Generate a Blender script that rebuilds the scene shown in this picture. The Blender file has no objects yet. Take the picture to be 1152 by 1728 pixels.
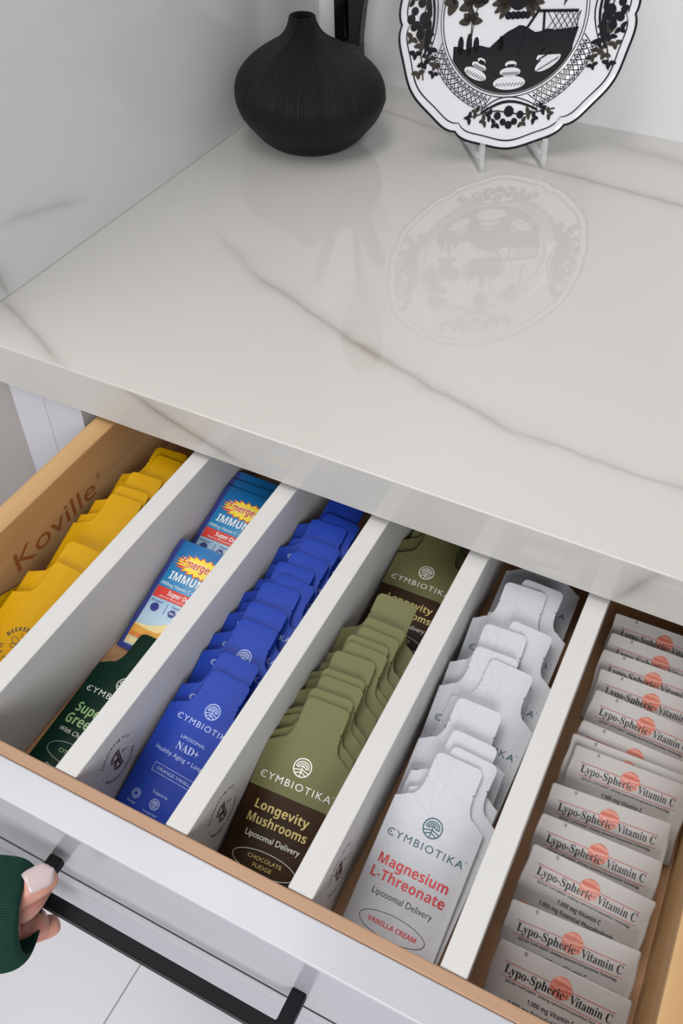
import bpy, bmesh, math, random
from mathutils import Matrix, Vector, noise
random.seed(7)
sc = bpy.context.scene
COL = sc.collection
# ------------------------------------------------------------------ camera
cam = bpy.data.objects.new('camera', bpy.data.cameras.new('camera'))
COL.objects.link(cam)
cam.data.sensor_fit = 'VERTICAL'; cam.data.sensor_height = 36.0; cam.data.sensor_width = 24.0
cam.data.lens = 1534.573 / 1728 * 36.0
cam.data.clip_start = 0.01
def cam_matrix(loc, yaw, pitch, roll):
    cy, sy, cp, sp = math.cos(yaw), math.sin(yaw), math.cos(pitch), math.sin(pitch)
    f = Vector((sy*cp, cy*cp, -sp)); r = Vector((cy, -sy, 0)); u = r.cross(f)
    r2 = math.cos(roll)*r + math.sin(roll)*u; u2 = -math.sin(roll)*r + math.cos(roll)*u
    m = Matrix((r2, u2, -f)).transposed().to_4x4(); m.translation = loc
    return m
cam.matrix_world = cam_matrix(Vector((0.53384, -0.40180, 1.32253)), math.radians(-26.3356), math.radians(45.6762), math.radians(0.4007))
sc.camera = cam
# ------------------------------------------------------------------ world, lights, exposure
world = bpy.data.worlds.new('world'); sc.world = world; world.use_nodes = True
bg = world.node_tree.nodes['Background']
bg.inputs[0].default_value = (0.93, 0.96, 1.0, 1); bg.inputs[1].default_value = 0.27
def area(name, loc, target, sx, sy, power, color=(1, 1, 1)):
    l = bpy.data.lights.new(name, 'AREA'); l.shape = 'RECTANGLE'; l.size = sx; l.size_y = sy; l.energy = power; l.color = color
    o = bpy.data.objects.new(name, l); COL.objects.link(o); o.location = loc
    o.rotation_euler = (Vector(target) - Vector(loc)).to_track_quat('-Z', 'Y').to_euler()
    return o
area('window_light', (1.15, -2.0, 2.0), (0.35, 0.2, 0.95), 1.0, 1.0, 33, (0.97, 0.985, 1.0))
area('ceiling_light', (-0.25, -0.35, 2.75), (0.25, -0.1, 0.9), 1.7, 1.3, 28, (1.0, 0.97, 0.93))
sc.view_settings.view_transform = 'Standard'; sc.view_settings.look = 'None'
sc.view_settings.exposure = 0.06; sc.view_settings.gamma = 1.0; sc.view_settings.use_curve_mapping = False

# ------------------------------------------------------------------ helpers
def srgb(r, g, b):
    f = lambda c: (c/255/12.92) if c/255 <= 0.04045 else ((c/255+0.055)/1.055)**2.4
    return (f(r), f(g), f(b), 1)
def tag(o, label=None, cat=None, group=None, kind=None):
    if label: o['label'] = label
    if cat: o['category'] = cat
    if group: o['group'] = group
    if kind: o['kind'] = kind
    return o
def obj(name, me, mat=None, parent=None):
    o = bpy.data.objects.new(name, me); COL.objects.link(o)
    if mat and me is not None and not me.materials: me.materials.append(mat)
    if parent: o.parent = parent
    return o
def empty(name, loc=(0, 0, 0), rz=0):
    o = bpy.data.objects.new(name, None); COL.objects.link(o); o.location = loc; o.rotation_euler = (0, 0, rz)
    o.empty_display_size = 0.02
    return o
def pydata(name, v, f, smooth=False):
    me = bpy.data.meshes.new(name); me.from_pydata([tuple(p) for p in v], [], f); me.update()
    if smooth: me.polygons.foreach_set('use_smooth', [True]*len(me.polygons))
    return me
def box_mesh(name, lo, hi, bev=0.0, seg=2):
    bm = bmesh.new(); bmesh.ops.create_cube(bm, size=1)
    for v in bm.verts:
        v.co = Vector([(lo[i]+hi[i])/2 + v.co[i]*(hi[i]-lo[i]) for i in range(3)])
    if bev > 0: bmesh.ops.bevel(bm, geom=bm.edges[:], offset=bev, segments=seg, affect='EDGES', profile=0.5)
    me = bpy.data.meshes.new(name); bm.to_mesh(me); bm.free()
    return me
def box(name, lo, hi, mat, parent=None, bev=0.0, seg=2):
    return obj(name, box_mesh(name, lo, hi, bev, seg), mat, parent)
def lathe(name, prof, n=64, shift=None):
    v, f = [], []
    for i, (r, z) in enumerate(prof):
        dx = shift(z) if shift else 0
        for k in range(n):
            a = 2*math.pi*k/n; v.append((r*math.cos(a)+dx, r*math.sin(a), z))
    for i in range(len(prof)-1):
        for k in range(n):
            f.append((i*n+k, i*n+(k+1) % n, (i+1)*n+(k+1) % n, (i+1)*n+k))
    f.append(tuple(range(n-1, -1, -1))); f.append(tuple((len(prof)-1)*n+k for k in range(n)))
    return pydata(name, v, f, True)
def catmull(pts, k=4):
    out = []
    for i in range(len(pts)-1):
        p0, p1, p2, p3 = pts[max(0, i-1)], pts[i], pts[i+1], pts[min(len(pts)-1, i+2)]
        for j in range(k):
            t = j/k
            out.append(tuple(0.5*(2*b+(c-a)*t+(2*a-5*b+4*c-d)*t*t+(3*b-a-3*c+d)*t**3) for a, b, c, d in zip(p0, p1, p2, p3)))
    return out+[pts[-1]]
def smooth(a, b, x):
    t = max(0, min(1, (x-a)/(b-a))); return t*t*(3-2*t)

# ------------------------------------------------------------------ materials
def mat_base(name):
    m = bpy.data.materials.new(name); m.use_nodes = True
    nt = m.node_tree; return m, nt, nt.nodes['Principled BSDF']
def N(nt, typ, **kw):
    n = nt.nodes.new(typ)
    for k, v in kw.items(): setattr(n, k, v)
    return n
def plain(name, col, rough=0.5, spec=0.5, bump=0.0, bscale=200, metallic=0, coat=0.0, var=0.04):
    m, nt, b = mat_base(name)
    tc = N(nt, 'ShaderNodeTexCoord'); nz = N(nt, 'ShaderNodeTexNoise'); nz.inputs['Scale'].default_value = bscale*0.25; nz.inputs['Detail'].default_value = 4
    nt.links.new(tc.outputs['Object'], nz.inputs['Vector'])
    mr = N(nt, 'ShaderNodeMapRange'); mr.inputs[3].default_value = 1-var; mr.inputs[4].default_value = 1+var
    nt.links.new(nz.outputs[0], mr.inputs[0])
    mx = N(nt, 'ShaderNodeMix', data_type='RGBA', blend_type='MULTIPLY'); mx.inputs[0].default_value = 1
    mx.inputs[6].default_value = col; nt.links.new(mr.outputs[0], mx.inputs[7])
    nt.links.new(mx.outputs[2], b.inputs['Base Color'])
    b.inputs['Roughness'].default_value = rough; b.inputs['Specular IOR Level'].default_value = spec; b.inputs['Metallic'].default_value = metallic
    if coat: b.inputs['Coat Weight'].default_value = coat; b.inputs['Coat Roughness'].default_value = 0.08
    if bump:
        nb = N(nt, 'ShaderNodeTexNoise'); nb.inputs['Scale'].default_value = bscale; nb.inputs['Detail'].default_value = 3
        nt.links.new(tc.outputs['Object'], nb.inputs['Vector'])
        bp = N(nt, 'ShaderNodeBump'); bp.inputs['Strength'].default_value = bump; bp.inputs['Distance'].default_value = 0.001
        nt.links.new(nb.outputs[0], bp.inputs['Height']); nt.links.new(bp.outputs[0], b.inputs['Normal'])
    return m
def wood(name, c1, c2, axis, rough=0.45):
    m, nt, b = mat_base(name)
    tc = N(nt, 'ShaderNodeTexCoord'); mp = N(nt, 'ShaderNodeMapping')
    s = [55, 55, 55]; s[axis] = 2.5; mp.inputs['Scale'].default_value = s
    nt.links.new(tc.outputs['Object'], mp.inputs[0])
    nz = N(nt, 'ShaderNodeTexNoise'); nz.inputs['Scale'].default_value = 1; nz.inputs['Detail'].default_value = 6; nz.inputs['Distortion'].default_value = 0.6
    nt.links.new(mp.outputs[0], nz.inputs['Vector'])
    cr = N(nt, 'ShaderNodeValToRGB'); cr.color_ramp.elements[0].position = 0.3; cr.color_ramp.elements[1].position = 0.72
    cr.color_ramp.elements[0].color = c2; cr.color_ramp.elements[1].color = c1
    nt.links.new(nz.outputs[0], cr.inputs[0]); nt.links.new(cr.outputs[0], b.inputs['Base Color'])
    b.inputs['Roughness'].default_value = rough
    return m
def marble(name, base, veins, axes=(0, 1), rough=0.035, cloud=0.03):
    """veins: list of (a, b, width, strength, warp, colour) in the two given object axes."""
    m, nt, b = mat_base(name); L = nt.links.new
    tc = N(nt, 'ShaderNodeTexCoord'); sep = N(nt, 'ShaderNodeSeparateXYZ')
    nz = N(nt, 'ShaderNodeTexNoise'); nz.inputs['Scale'].default_value = 9; nz.inputs['Detail'].default_value = 5
    L(tc.outputs['Object'], nz.inputs['Vector']); L(tc.outputs['Object'], sep.inputs[0])
    nz2 = N(nt, 'ShaderNodeTexNoise'); nz2.inputs['Scale'].default_value = 22; nz2.inputs['Detail'].default_value = 3; L(tc.outputs['Object'], nz2.inputs['Vector'])
    def M(op, *a):
        n = N(nt, 'ShaderNodeMath', operation=op)
        for i, x in enumerate(a):
            if isinstance(x, (int, float)): n.inputs[i].default_value = x
            else: L(x, n.inputs[i])
        return n.outputs[0]
    px, py = sep.outputs[axes[0]], sep.outputs[axes[1]]
    nc = N(nt, 'ShaderNodeTexNoise'); nc.inputs['Scale'].default_value = 3.5; nc.inputs['Detail'].default_value = 3; L(tc.outputs['Object'], nc.inputs['Vector'])
    cl = N(nt, 'ShaderNodeMapRange'); cl.inputs[1].default_value = 0.3; cl.inputs[2].default_value = 0.7; cl.inputs[3].default_value = 1-cloud; cl.inputs[4].default_value = 1.0; L(nc.outputs[0], cl.inputs[0])
    mx = N(nt, 'ShaderNodeMix', data_type='RGBA', blend_type='MULTIPLY'); mx.inputs[0].default_value = 1; mx.inputs[6].default_value = base; L(cl.outputs[0], mx.inputs[7])
    cur = mx.outputs[2]
    for (a, c, wd, st, warp, colr) in veins:
        dx, dy = c[0]-a[0], c[1]-a[1]; ln = math.hypot(dx, dy); dx /= ln; dy /= ln
        rx = M('SUBTRACT', px, a[0]); ry = M('SUBTRACT', py, a[1])
        u = M('ADD', M('MULTIPLY', rx, dx), M('MULTIPLY', ry, dy))
        v = M('ADD', M('MULTIPLY', rx, -dy), M('MULTIPLY', ry, dx))
        v = M('ADD', v, M('MULTIPLY', M('SUBTRACT', nz.outputs[0], 0.5), warp))
        d = M('DIVIDE', M('ABSOLUTE', v), M('MULTIPLY', M('ADD', nz2.outputs[0], 0.15), wd))
        k = M('POWER', 2.718, M('MULTIPLY', d, -1.0))
        k2 = M('POWER', 2.718, M('MULTIPLY', d, -0.35))
        k = M('ADD', M('MULTIPLY', k, st), M('MULTIPLY', k2, st*0.22))
        e1 = N(nt, 'ShaderNodeMapRange', interpolation_type='SMOOTHSTEP'); e1.inputs[1].default_value = -0.02; e1.inputs[2].default_value = 0.03; L(u, e1.inputs[0])
        e2 = N(nt, 'ShaderNodeMapRange', interpolation_type='SMOOTHSTEP'); e2.inputs[1].default_value = ln+0.02; e2.inputs[2].default_value = ln-0.03; L(u, e2.inputs[0])
        k = M('MULTIPLY', M('MULTIPLY', k, e1.outputs[0]), e2.outputs[0])
        n = N(nt, 'ShaderNodeMix', data_type='RGBA', blend_type='MIX'); n.inputs[7].default_value = colr; L(k, n.inputs[0]); L(cur, n.inputs[6]); cur = n.outputs[2]
    L(cur, b.inputs['Base Color']); b.inputs['Roughness'].default_value = rough; b.inputs['Specular IOR Level'].default_value = 0.55
    return m

GREY = srgb(128, 122, 116); BRN = srgb(150, 128, 110)
STONE = srgb(204, 201, 196)
M_counter = marble('polished_stone_counter', STONE, [
    ((0.10, 0.222), (0.175, 0.175), 0.006, 0.22, 0.03, GREY),
    ((0.16, 0.180), (0.43, 0.078), 0.0052, 0.42, 0.03, GREY),
    ((0.28, 0.134), (0.32, 0.116), 0.005, 0.5, 0.03, BRN),
    ((0.42, 0.082), (0.62, 0.080), 0.0055, 0.34, 0.04, GREY),
    ((0.10, 0.545), (0.30, 0.492), 0.004, 0.35, 0.03, GREY),
    ((0.25, 0.497), (0.62, 0.440), 0.0055, 0.42, 0.03, GREY),
    ((0.36, 0.575), (0.62, 0.535), 0.02, 0.30, 0.05, GREY),
    ((-0.01, 0.055), (0.10, 0.004), 0.005, 0.42, 0.02, GREY)], (0, 1))
M_counter_face = marble('polished_stone_edge', STONE, [
    ((0.155, 0.910), (0.255, 0.874), 0.0045, 0.55, 0.012, GREY),
    ((0.548, 0.911), (0.524, 0.872), 0.006, 0.6, 0.015, GREY)], (0, 2))
M_slab = marble('polished_stone_wall_panel', srgb(216, 216, 215), [
    ((0.050, 0.950), (0.058, 0.909), 0.006, 0.6, 0.015, GREY),
    ((0.070, 0.968), (0.165, 0.944), 0.006, 0.28, 0.02, GREY)], (1, 2), rough=0.10)
M_wallback = marble('white_stone_wall', srgb(226, 226, 228), [((0.06, 1.02), (0.22, 0.955), 0.006, 0.12, 0.02, GREY)], (0, 2), rough=0.25)
M_lacquer = plain('white_lacquer', srgb(188, 188, 195), 0.16, 0.5, 0.02, 300, var=0.01)
M_lacq_dull = plain('white_cabinet_paint', srgb(206, 206, 212), 0.4, 0.5, 0.03, 300, var=0.01)
M_divider = plain('matte_white_board', srgb(206, 204, 202), 0.62, 0.3, 0.12, 500, var=0.02)
M_wood_x = wood('maple_wood_across', srgb(178, 142, 114), srgb(161, 123, 95), 0)
M_wood_y = wood('maple_wood_along', srgb(200, 162, 114), srgb(180, 139, 93), 1)
M_floorboard = wood('drawer_base_ply', srgb(206, 160, 118), srgb(190, 142, 102), 1)
M_burn = plain('burnt_lettering', srgb(150, 84, 38), 0.7, var=0.1)
M_stamp = plain('brown_stamp_ink', srgb(78, 38, 34), 0.8, var=0.15)
M_black = plain('black_metal', srgb(13, 15, 20), 0.45, 0.12, var=0.02)
M_vase = None
M_tile = plain('white_floor_tile', srgb(222, 221, 226), 0.3, 0.5, 0.02, 60, var=0.012)
M_grout = plain('grey_grout', srgb(206, 202, 197), 0.9)
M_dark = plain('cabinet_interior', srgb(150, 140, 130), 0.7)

# ------------------------------------------------------------------ setting
floor = box('floor', (-1.6, -2.2, -0.02), (2.4, 0.02, -0.003), M_grout)
tag(floor, kind='structure', label='white tiled floor with thin grey grout lines')
tile_me = {}
gx = 0.1033
for i in range(-3, 4):
    for j in range(-2, 1):
        x0, y0 = gx + i*0.6, -1.16 + j*1.2 + 1.16
        x0 += 0.001; y1 = min(0.02, y0+1.197)
        if y1-y0 < 0.05: continue
        key = round(y1-y0, 3)
        if key not in tile_me: tile_me[key] = box_mesh('tile', (0, 0, -0.003), (0.598, y1-y0, 0.0), 0.0004, 1)
        t = obj('tile', tile_me[key], M_tile, floor); t.location = (x0, y0, 0)
wl = box('wall_left', (-0.02, 0.0, 0.9101), (0.0, 0.6095, 1.75), M_slab, bev=0.0008); tag(wl, kind='structure', label='polished pale marble side panel of the alcove')
wb = box('wall_back', (-0.02, 0.61, 0.0), (1.7, 0.63, 1.75), M_wallback); tag(wb, kind='structure', label='white back wall of the alcove')

# countertop: one continuous slab with eased edges, its front apron a separate face material
def countertop():
    x0, x1, y0, y1, z0, z1, e = -0.02, 1.6, 0.0, 0.6098, 0.8713, 0.91, 0.0012
    prof = [(y1, z0), (y0+0.02, z0), (y0+e*0.5, z0), (y0, z0+e*0.5)]
    front_start = 3
    prof += [(y0, z1-e)]
    for k in range(1, 5):
        a = k/4*math.pi/2; prof.append((y0+e-e*math.cos(a), z1-e+e*math.sin(a)))
    prof += [(y1, z1)]
    n = len(prof); v = [(x0, y, z) for y, z in prof] + [(x1, y, z) for y, z in prof]; f = []
    for i in range(n):
        j = (i+1) % n; f.append((i, n+i, n+j, j))
    f.append(tuple(range(n))); f.append(tuple(range(2*n-1, n-1, -1)))
    me = pydata('countertop', v, f)
    me.materials.append(M_counter); me.materials.append(M_counter_face)
    for p in me.polygons:
        c = p.center
        p.material_index = 1 if (c.z < 0.9093 and c.y < 0.003) else 0
    bm = bmesh.new(); bm.from_mesh(me); bmesh.ops.recalc_face_normals(bm, faces=bm.faces); bm.to_mesh(me); bm.free()
    return me
ct = obj('countertop', countertop()); tag(ct, 'polished white marble countertop with grey veins above the open drawer', 'countertop')

# base cabinet under the counter
cab = empty('base_cabinet', (0, 0, 0))
tag(cab, 'white base cabinet under the marble counter holding the open drawer', 'cabinet')
FY = 0.004
box('stile', (0.0665, FY, 0.10), (0.1040, FY+0.02, 0.8712), M_lacq_dull, cab, 0.0006)
box('filler_strip', (0.0315, FY, 0.10), (0.0660, FY+0.02, 0.8712), M_lacq_dull, cab, 0.0006)
box('stile', (0.6400, FY, 0.10), (0.6780, FY+0.02, 0.8712), M_lacq_dull, cab, 0.0006)
box('side_panel', (0.0660, FY+0.0201, 0.10), (0.0850, 0.60, 0.8712), M_dark, cab)
box('side_panel', (0.6590, FY+0.0201, 0.10), (0.6780, 0.60, 0.8712), M_dark, cab)
box('back_panel', (0.0851, 0.585, 0.10), (0.6589, 0.60, 0.8712), M_dark, cab)
box('bottom_panel', (0.0851, FY+0.0201, 0.10), (0.6589, 0.5849, 0.118), M_dark, cab)
for k in range(2):
    zt = 0.683 - k*0.285
    box('lower_drawer_front', (0.1060, FY-0.018, zt-0.28), (0.6380, FY+0.002, zt), M_lacquer, cab, 0.001)
box('toe_kick', (0.0315, FY+0.06, 0.0), (0.6780, FY+0.075, 0.10), M_lacq_dull, cab)
for x in (0.09, 0.6445):
    pass
nb = empty('neighbour_cabinet', (0, 0, 0))
tag(nb, 'plain greyish cabinet door set back beside the narrow white stiles', 'cabinet')
M_nb = plain('warm_grey_panel', srgb(176, 168, 165), 0.4, var=0.01)
box('door', (-0.58, 0.030, 0.10), (0.0305, 0.05, 0.866), M_nb, nb, 0.001)
box('carcass', (-0.58, 0.0505, 0.10), (0.0310, 0.60, 0.8712), M_nb, nb)
box('toe_kick', (-0.58, 0.085, 0.0), (0.0310, 0.10, 0.0995), M_nb, nb)
cr_ = empty('base_cabinet', (0, 0, 0)); tag(cr_, 'plain white base cabinet right of the open drawer', 'cabinet')
box('door', (0.684, FY-0.018, 0.12), (1.14, FY, 0.862), M_lacquer, cr_, 0.001)
box('door', (1.144, FY-0.018, 0.12), (1.6, FY, 0.862), M_lacquer, cr_, 0.001)
box('carcass', (0.681, FY+0.0005, 0.10), (1.6, 0.60, 0.8712), M_lacq_dull, cr_)
box('toe_kick', (0.681, FY+0.06, 0.0), (1.6, FY+0.075, 0.0995), M_lacq_dull, cr_)

# ------------------------------------------------------------------ drawer
ZD, ZF = 0.8667, 0.800
XL0, XL1, XR1, XR0 = 0.1193, 0.1371, 0.6085, 0.6263
YF0, YF1, YF2, YB = -0.2491, -0.2563, -0.2765, 0.245
dr = empty('drawer', (0, 0, 0)); tag(dr, 'open white drawer with maple box and black bar handle', 'drawer')
side_l = box('side_board', (XL0, YF0, ZF-0.022), (XL1, YB, ZD), M_wood_y, dr, 0.0012)
box('side_board', (XR1, YF0, ZF-0.022), (XR0, YB, ZD), M_wood_y, dr, 0.0012)
box('box_front', (XL0, YF1, ZF-0.022), (XR0, YF0-0.0001, ZD), M_wood_x, dr, 0.001)
box('box_back', (XL1+0.0001, YB-0.015, ZF-0.022), (XR1-0.0001, YB, ZD), M_wood_x, dr, 0.001)
box('box_base', (XL1+0.0001, YF0+0.0001, ZF-0.010), (XR1-0.0001, YB-0.0151, ZF), M_floorboard, dr)
fr = box('front_panel', (0.1075, YF1-0.0125, 0.714), (0.6370, YF1-0.0001, 0.7966), M_lacquer, dr, 0.0004)
box('top_rail', (0.1075, YF2, 0.7968), (0.6370, YF1-0.0001, ZD), M_lacquer, fr, 0.0011, 3)
box('seam_shade', (0.1078, YF2+0.0002, 0.7936), (0.6367, YF1-0.0127, 0.7966), M_black, fr)  # black strip painting in the shade of the narrow gap under the top rail
box('middle_rail', (0.1075, YF2, 0.7765), (0.6370, YF1-0.0126, 0.7934), M_lacquer, fr, 0.0004)
def chamfer_rail():
    y0, y1 = YF2, YF1-0.0126
    pts = [(y1, 0.714), (y0-0.0050, 0.714), (y0-0.0050, 0.7380), (y0, 0.7763), (y1, 0.7763)]
    x0, x1 = 0.1075, 0.6370
    v = [(x0, y, z) for y, z in pts]+[(x1, y, z) for y, z in pts]
    return pydata('bottom_rail', v, [(0, 5, 6, 1), (1, 6, 7, 2), (2, 7, 8, 3), (3, 8, 9, 4), (4, 9, 5, 0), (0, 1, 2, 3, 4), (9, 8, 7, 6, 5)])
obj('bottom_rail', chamfer_rail(), M_lacquer, fr)
def handle_mesh():
    o_, i_, t = YF2-0.0250, YF2-0.0175, 0.0075
    x0, x1 = 0.2905, 0.4540
    pts = [(x0, YF2), (x0, o_), (x1, o_), (x1, YF2), (x1-0.008, YF2), (x1-0.008, i_), (x0+0.008, i_), (x0+0.008, YF2)]
    za, zb = 0.8130, 0.8205
    v = [(x, y, za) for x, y in pts]+[(x, y, zb) for x, y in pts]; n = 8
    f = [(i, (i+1) % n, n+(i+1) % n, n+i) for i in range(n)]
    f += [(n, n+1, n+6, n+7), (n+1, n+2, n+5, n+6), (n+2, n+3, n+4, n+5), (7, 6, 1, 0), (6, 5, 2, 1), (5, 4, 3, 2)]
    me = pydata('handle', v, f)
    bm = bmesh.new(); bm.from_mesh(me); bmesh.ops.recalc_face_normals(bm, faces=bm.faces)
    bmesh.ops.bevel(bm, geom=[e for e in bm.edges if len(e.link_faces) == 2 and e.calc_face_angle() > 0.5], offset=0.0005, segments=2, affect='EDGES')
    bm.to_mesh(me); bm.free(); return me
hd = obj('handle', handle_mesh(), M_black, dr); hd['label'] = 'matte black square bar handle'

# ------------------------------------------------------------------ flat print helpers
def uni(s, style):
    if style is None: return s
    base = {'serif': (0x1D400, 0x1D41A), 'script': (0x1D4D0, 0x1D4EA), 'bold': (0x1D5D4, 0x1D5EE)}[style]
    digits = {'serif': 0x1D7CE, 'bold': 0x1D7EC}.get(style)
    o = ''
    for c in s:
        if 'A' <= c <= 'Z': o += chr(base[0]+ord(c)-65)
        elif 'a' <= c <= 'z': o += chr(base[1]+ord(c)-97)
        elif digits and '0' <= c <= '9': o += chr(digits+ord(c)-48)
        else: o += c
    return o
_tc = {}
def text2d(s, style=None, offset=0.0, shear=0.0, spacing=1.0):
    key = (s, style, offset, shear, spacing)
    if key in _tc: return _tc[key]
    c = bpy.data.curves.new('tmp_text', 'FONT'); c.body = uni(s, style); c.size = 1; c.resolution_u = 3
    c.offset = offset; c.shear = shear; c.space_character = spacing
    o = bpy.data.objects.new('tmp_text', c)
    me = bpy.data.meshes.new_from_object(o)
    v = [(p.co.x, p.co.y) for p in me.vertices]; f = [tuple(p.vertices) for p in me.polygons]
    bpy.data.objects.remove(o); bpy.data.curves.remove(c); bpy.data.meshes.remove(me)
    _tc[key] = (v, f); return v, f
class Ink:
    def __init__(s): s.v = []; s.f = []
    def add(s, v, f):
        o = len(s.v); s.v += v; s.f += [tuple(i+o for i in q) for q in f]
    def text(s, t, x, y, w=None, h=None, style=None, align='C', rot=0, offset=0.0, shear=0.0, spacing=1.0):
        """baseline at y; w: fit to width, h: cap height"""
        v, f = text2d(t, style, offset, shear, spacing)
        if not v: return
        xs = [p[0] for p in v]; lo, hi = min(xs), max(xs)
        cap = 0.70
        sy = (h/cap) if h else w/(hi-lo)
        sx = w/(hi-lo) if w else sy
        ax = {'C': (lo+hi)/2, 'L': lo, 'R': hi}[align]
        c, n = math.cos(rot), math.sin(rot)
        out = []
        for px, py in v:
            a, b = (px-ax)*sx, py*sy
            out.append((x+a*c-b*n, y+a*n+b*c))
        s.add(out, f)
    def poly(s, pts): s.add(list(pts), [tuple(range(len(pts)))])
    def stroke(s, pts, w, closed=False):
        n = len(pts); v = []; 
        for i in range(n):
            a = pts[(i-1) % n] if (closed or i > 0) else pts[i]; b = pts[(i+1) % n] if (closed or i < n-1) else pts[i]
            dx, dy = b[0]-a[0], b[1]-a[1]; l = math.hypot(dx, dy) or 1
            ww = w(i/(n-1)) if callable(w) else w
            nx, ny = -dy/l*ww/2, dx/l*ww/2
            v += [(pts[i][0]+nx, pts[i][1]+ny), (pts[i][0]-nx, pts[i][1]-ny)]
        m = n if closed else n-1
        s.add(v, [(2*i, 2*i+1, (2*i+3) % (2*n), (2*i+2) % (2*n)) for i in range(m)])
    def ring(s, cx, cy, rx, ry, w, a0=0, a1=2*math.pi, n=48, rot=0):
        pts = []
        full = abs(a1-a0-2*math.pi) < 1e-6
        for i in range(n if full else n+1):
            a = a0+(a1-a0)*i/n; x, y = rx*math.cos(a), ry*math.sin(a)
            pts.append((cx+x*math.cos(rot)-y*math.sin(rot), cy+x*math.sin(rot)+y*math.cos(rot)))
        s.stroke(pts, w, full)
    def disc(s, cx, cy, r, ry=None, n=28, rings=3, rot=0):
        ry = ry or r; v = [(cx, cy)]; f = []
        for k in range(1, rings+1):
            for i in range(n):
                a = 2*math.pi*i/n; x, y = r*k/rings*math.cos(a), ry*k/rings*math.sin(a)
                v.append((cx+x*math.cos(rot)-y*math.sin(rot), cy+x*math.sin(rot)+y*math.cos(rot)))
        for i in range(n): f.append((0, 1+i, 1+(i+1) % n))
        for k in range(1, rings):
            for i in range(n):
                a, b = 1+(k-1)*n+i, 1+(k-1)*n+(i+1) % n; f.append((a, a+n, b+n, b))
        s.add(v, f)
    def rect(s, x0, y0, x1, y1, nx=8, ny=3):
        v = [(x0+(x1-x0)*i/nx, y0+(y1-y0)*j/ny) for j in range(ny+1) for i in range(nx+1)]
        s.add(v, [(j*(nx+1)+i, j*(nx+1)+i+1, (j+1)*(nx+1)+i+1, (j+1)*(nx+1)+i) for j in range(ny) for i in range(nx)])
    def band(s, lo, hi, nx=18, ny=4):
        """area between two polylines (x, y) sharing their end abscissae, finely divided so that it follows the foil"""
        def at(p, x):
            for a, b in zip(p, p[1:]):
                if a[0] <= x <= b[0]: return a[1]+(b[1]-a[1])*(x-a[0])/(b[0]-a[0])
            return p[-1][1]
        x0, x1 = max(lo[0][0], hi[0][0]), min(lo[-1][0], hi[-1][0]); v = []
        for j in range(ny+1):
            for i in range(nx+1):
                x = x0+(x1-x0)*i/nx; a, b = at(lo, x), at(hi, x); v.append((x, a+(b-a)*j/ny))
        s.add(v, [(j*(nx+1)+i, j*(nx+1)+i+1, (j+1)*(nx+1)+i+1, (j+1)*(nx+1)+i) for j in range(ny) for i in range(nx)])
    def arc_text(s, t, cx, cy, r, h, a_mid, up=True, style=None, track=1.0):
        """text along a circle; up: reads clockwise with tops outward"""
        ws = []
        for ch in t:
            if ch == ' ': ws.append(0.38*h); continue
            v, f = text2d(ch, style); xs = [p[0] for p in v]; ws.append((max(xs)-min(xs))*h/0.7+0.20*h)
        tot = sum(ws)*track; pos = -tot/2
        for ch, w in zip(t, ws):
            m = pos+w*track/2; pos += w*track
            if ch == ' ': continue
            if up: a = a_mid-m/r; s.text(ch, cx+r*math.cos(a), cy+r*math.sin(a), h=h, style=style, rot=a-math.pi/2)
            else: a = a_mid+m/r; s.text(ch, cx+(r+h)*math.cos(a), cy+(r+h)*math.sin(a), h=h, style=style, rot=a+math.pi/2)
    def mesh(s, name, surf, off):
        return pydata(name, [(x, y, surf(x, y)+off) for x, y in s.v], s.f)
    def mesh3(s, name, fn): return pydata(name, [fn(x, y) for x, y in s.v], s.f)

# Koville lettering burnt into the left side board (on the face looking at +x)
ink = Ink(); ink.text('Koville', 0, 0, w=0.091, h=0.0175, align='L'); ink.text('®', 0.0945, 0.012, h=0.0045, align='L')
obj('burnt_lettering', ink.mesh3('burnt_lettering', lambda x, y: (XL1+0.0002, -0.1235+x, 0.8225+y)), M_burn, side_l)['label'] = 'brand name burnt into the wood'

# ------------------------------------------------------------------ dividers
DIV = [(0.2089, 0.2237), (0.2832, 0.2975), (0.3559, 0.3697), (0.4294, 0.4435), (0.5116, 0.5252)]
def stamp_ink():
    k = Ink(); r = 0.0135
    k.arc_text('Spiritual Collection', 0, 0, r, 0.0023, math.pi/2, True, 'serif', 0.98)
    k.arc_text('Live Beautifully', 0, 0, r, 0.0023, -math.pi/2, False, 'serif', 1.05)
    k.text('+', -r-0.001, -0.001, h=0.002); k.text('+', r+0.001, -0.001, h=0.002)
    # ornate double stemmed B
    for x in (-0.0022, -0.0006): k.stroke([(x, -0.0072), (x, 0.0072)], 0.0010)
    k.stroke([(-0.0036, -0.0072), (0.001, -0.0072)], 0.0004); k.stroke([(-0.0036, 0.0072), (0.001, 0.0072)], 0.0004)
    for cy, ry, rx in ((0.0036, 0.0036, 0.0050), (-0.0036, 0.0036, 0.0060)):
        for q, wd in ((1.0, 0.0008), (0.72, 0.0006)):
            k.ring(-0.0006, cy, rx*q, ry*q if q == 1 else ry*0.8, wd, -math.pi/2, math.pi/2, 14)
    k.text('e', -0.0052, -0.003, h=0.0046, style='script'); k.text('a', -0.0078, -0.001, h=0.003, style='script')
    return k
STAMP = stamp_ink()
ordn = ['first', 'second', 'third', 'fourth', 'fifth', 'sixth', 'seventh', 'eighth', 'ninth', 'tenth', 'eleventh', 'twelfth', 'thirteenth', 'fourteenth']
between = ['yellow pouches and the blue packets', 'blue packets and the blue pouches', 'blue pouches and the olive pouches', 'olive pouches and the white pouches', 'white pouches and the wide white sachets']
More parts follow.
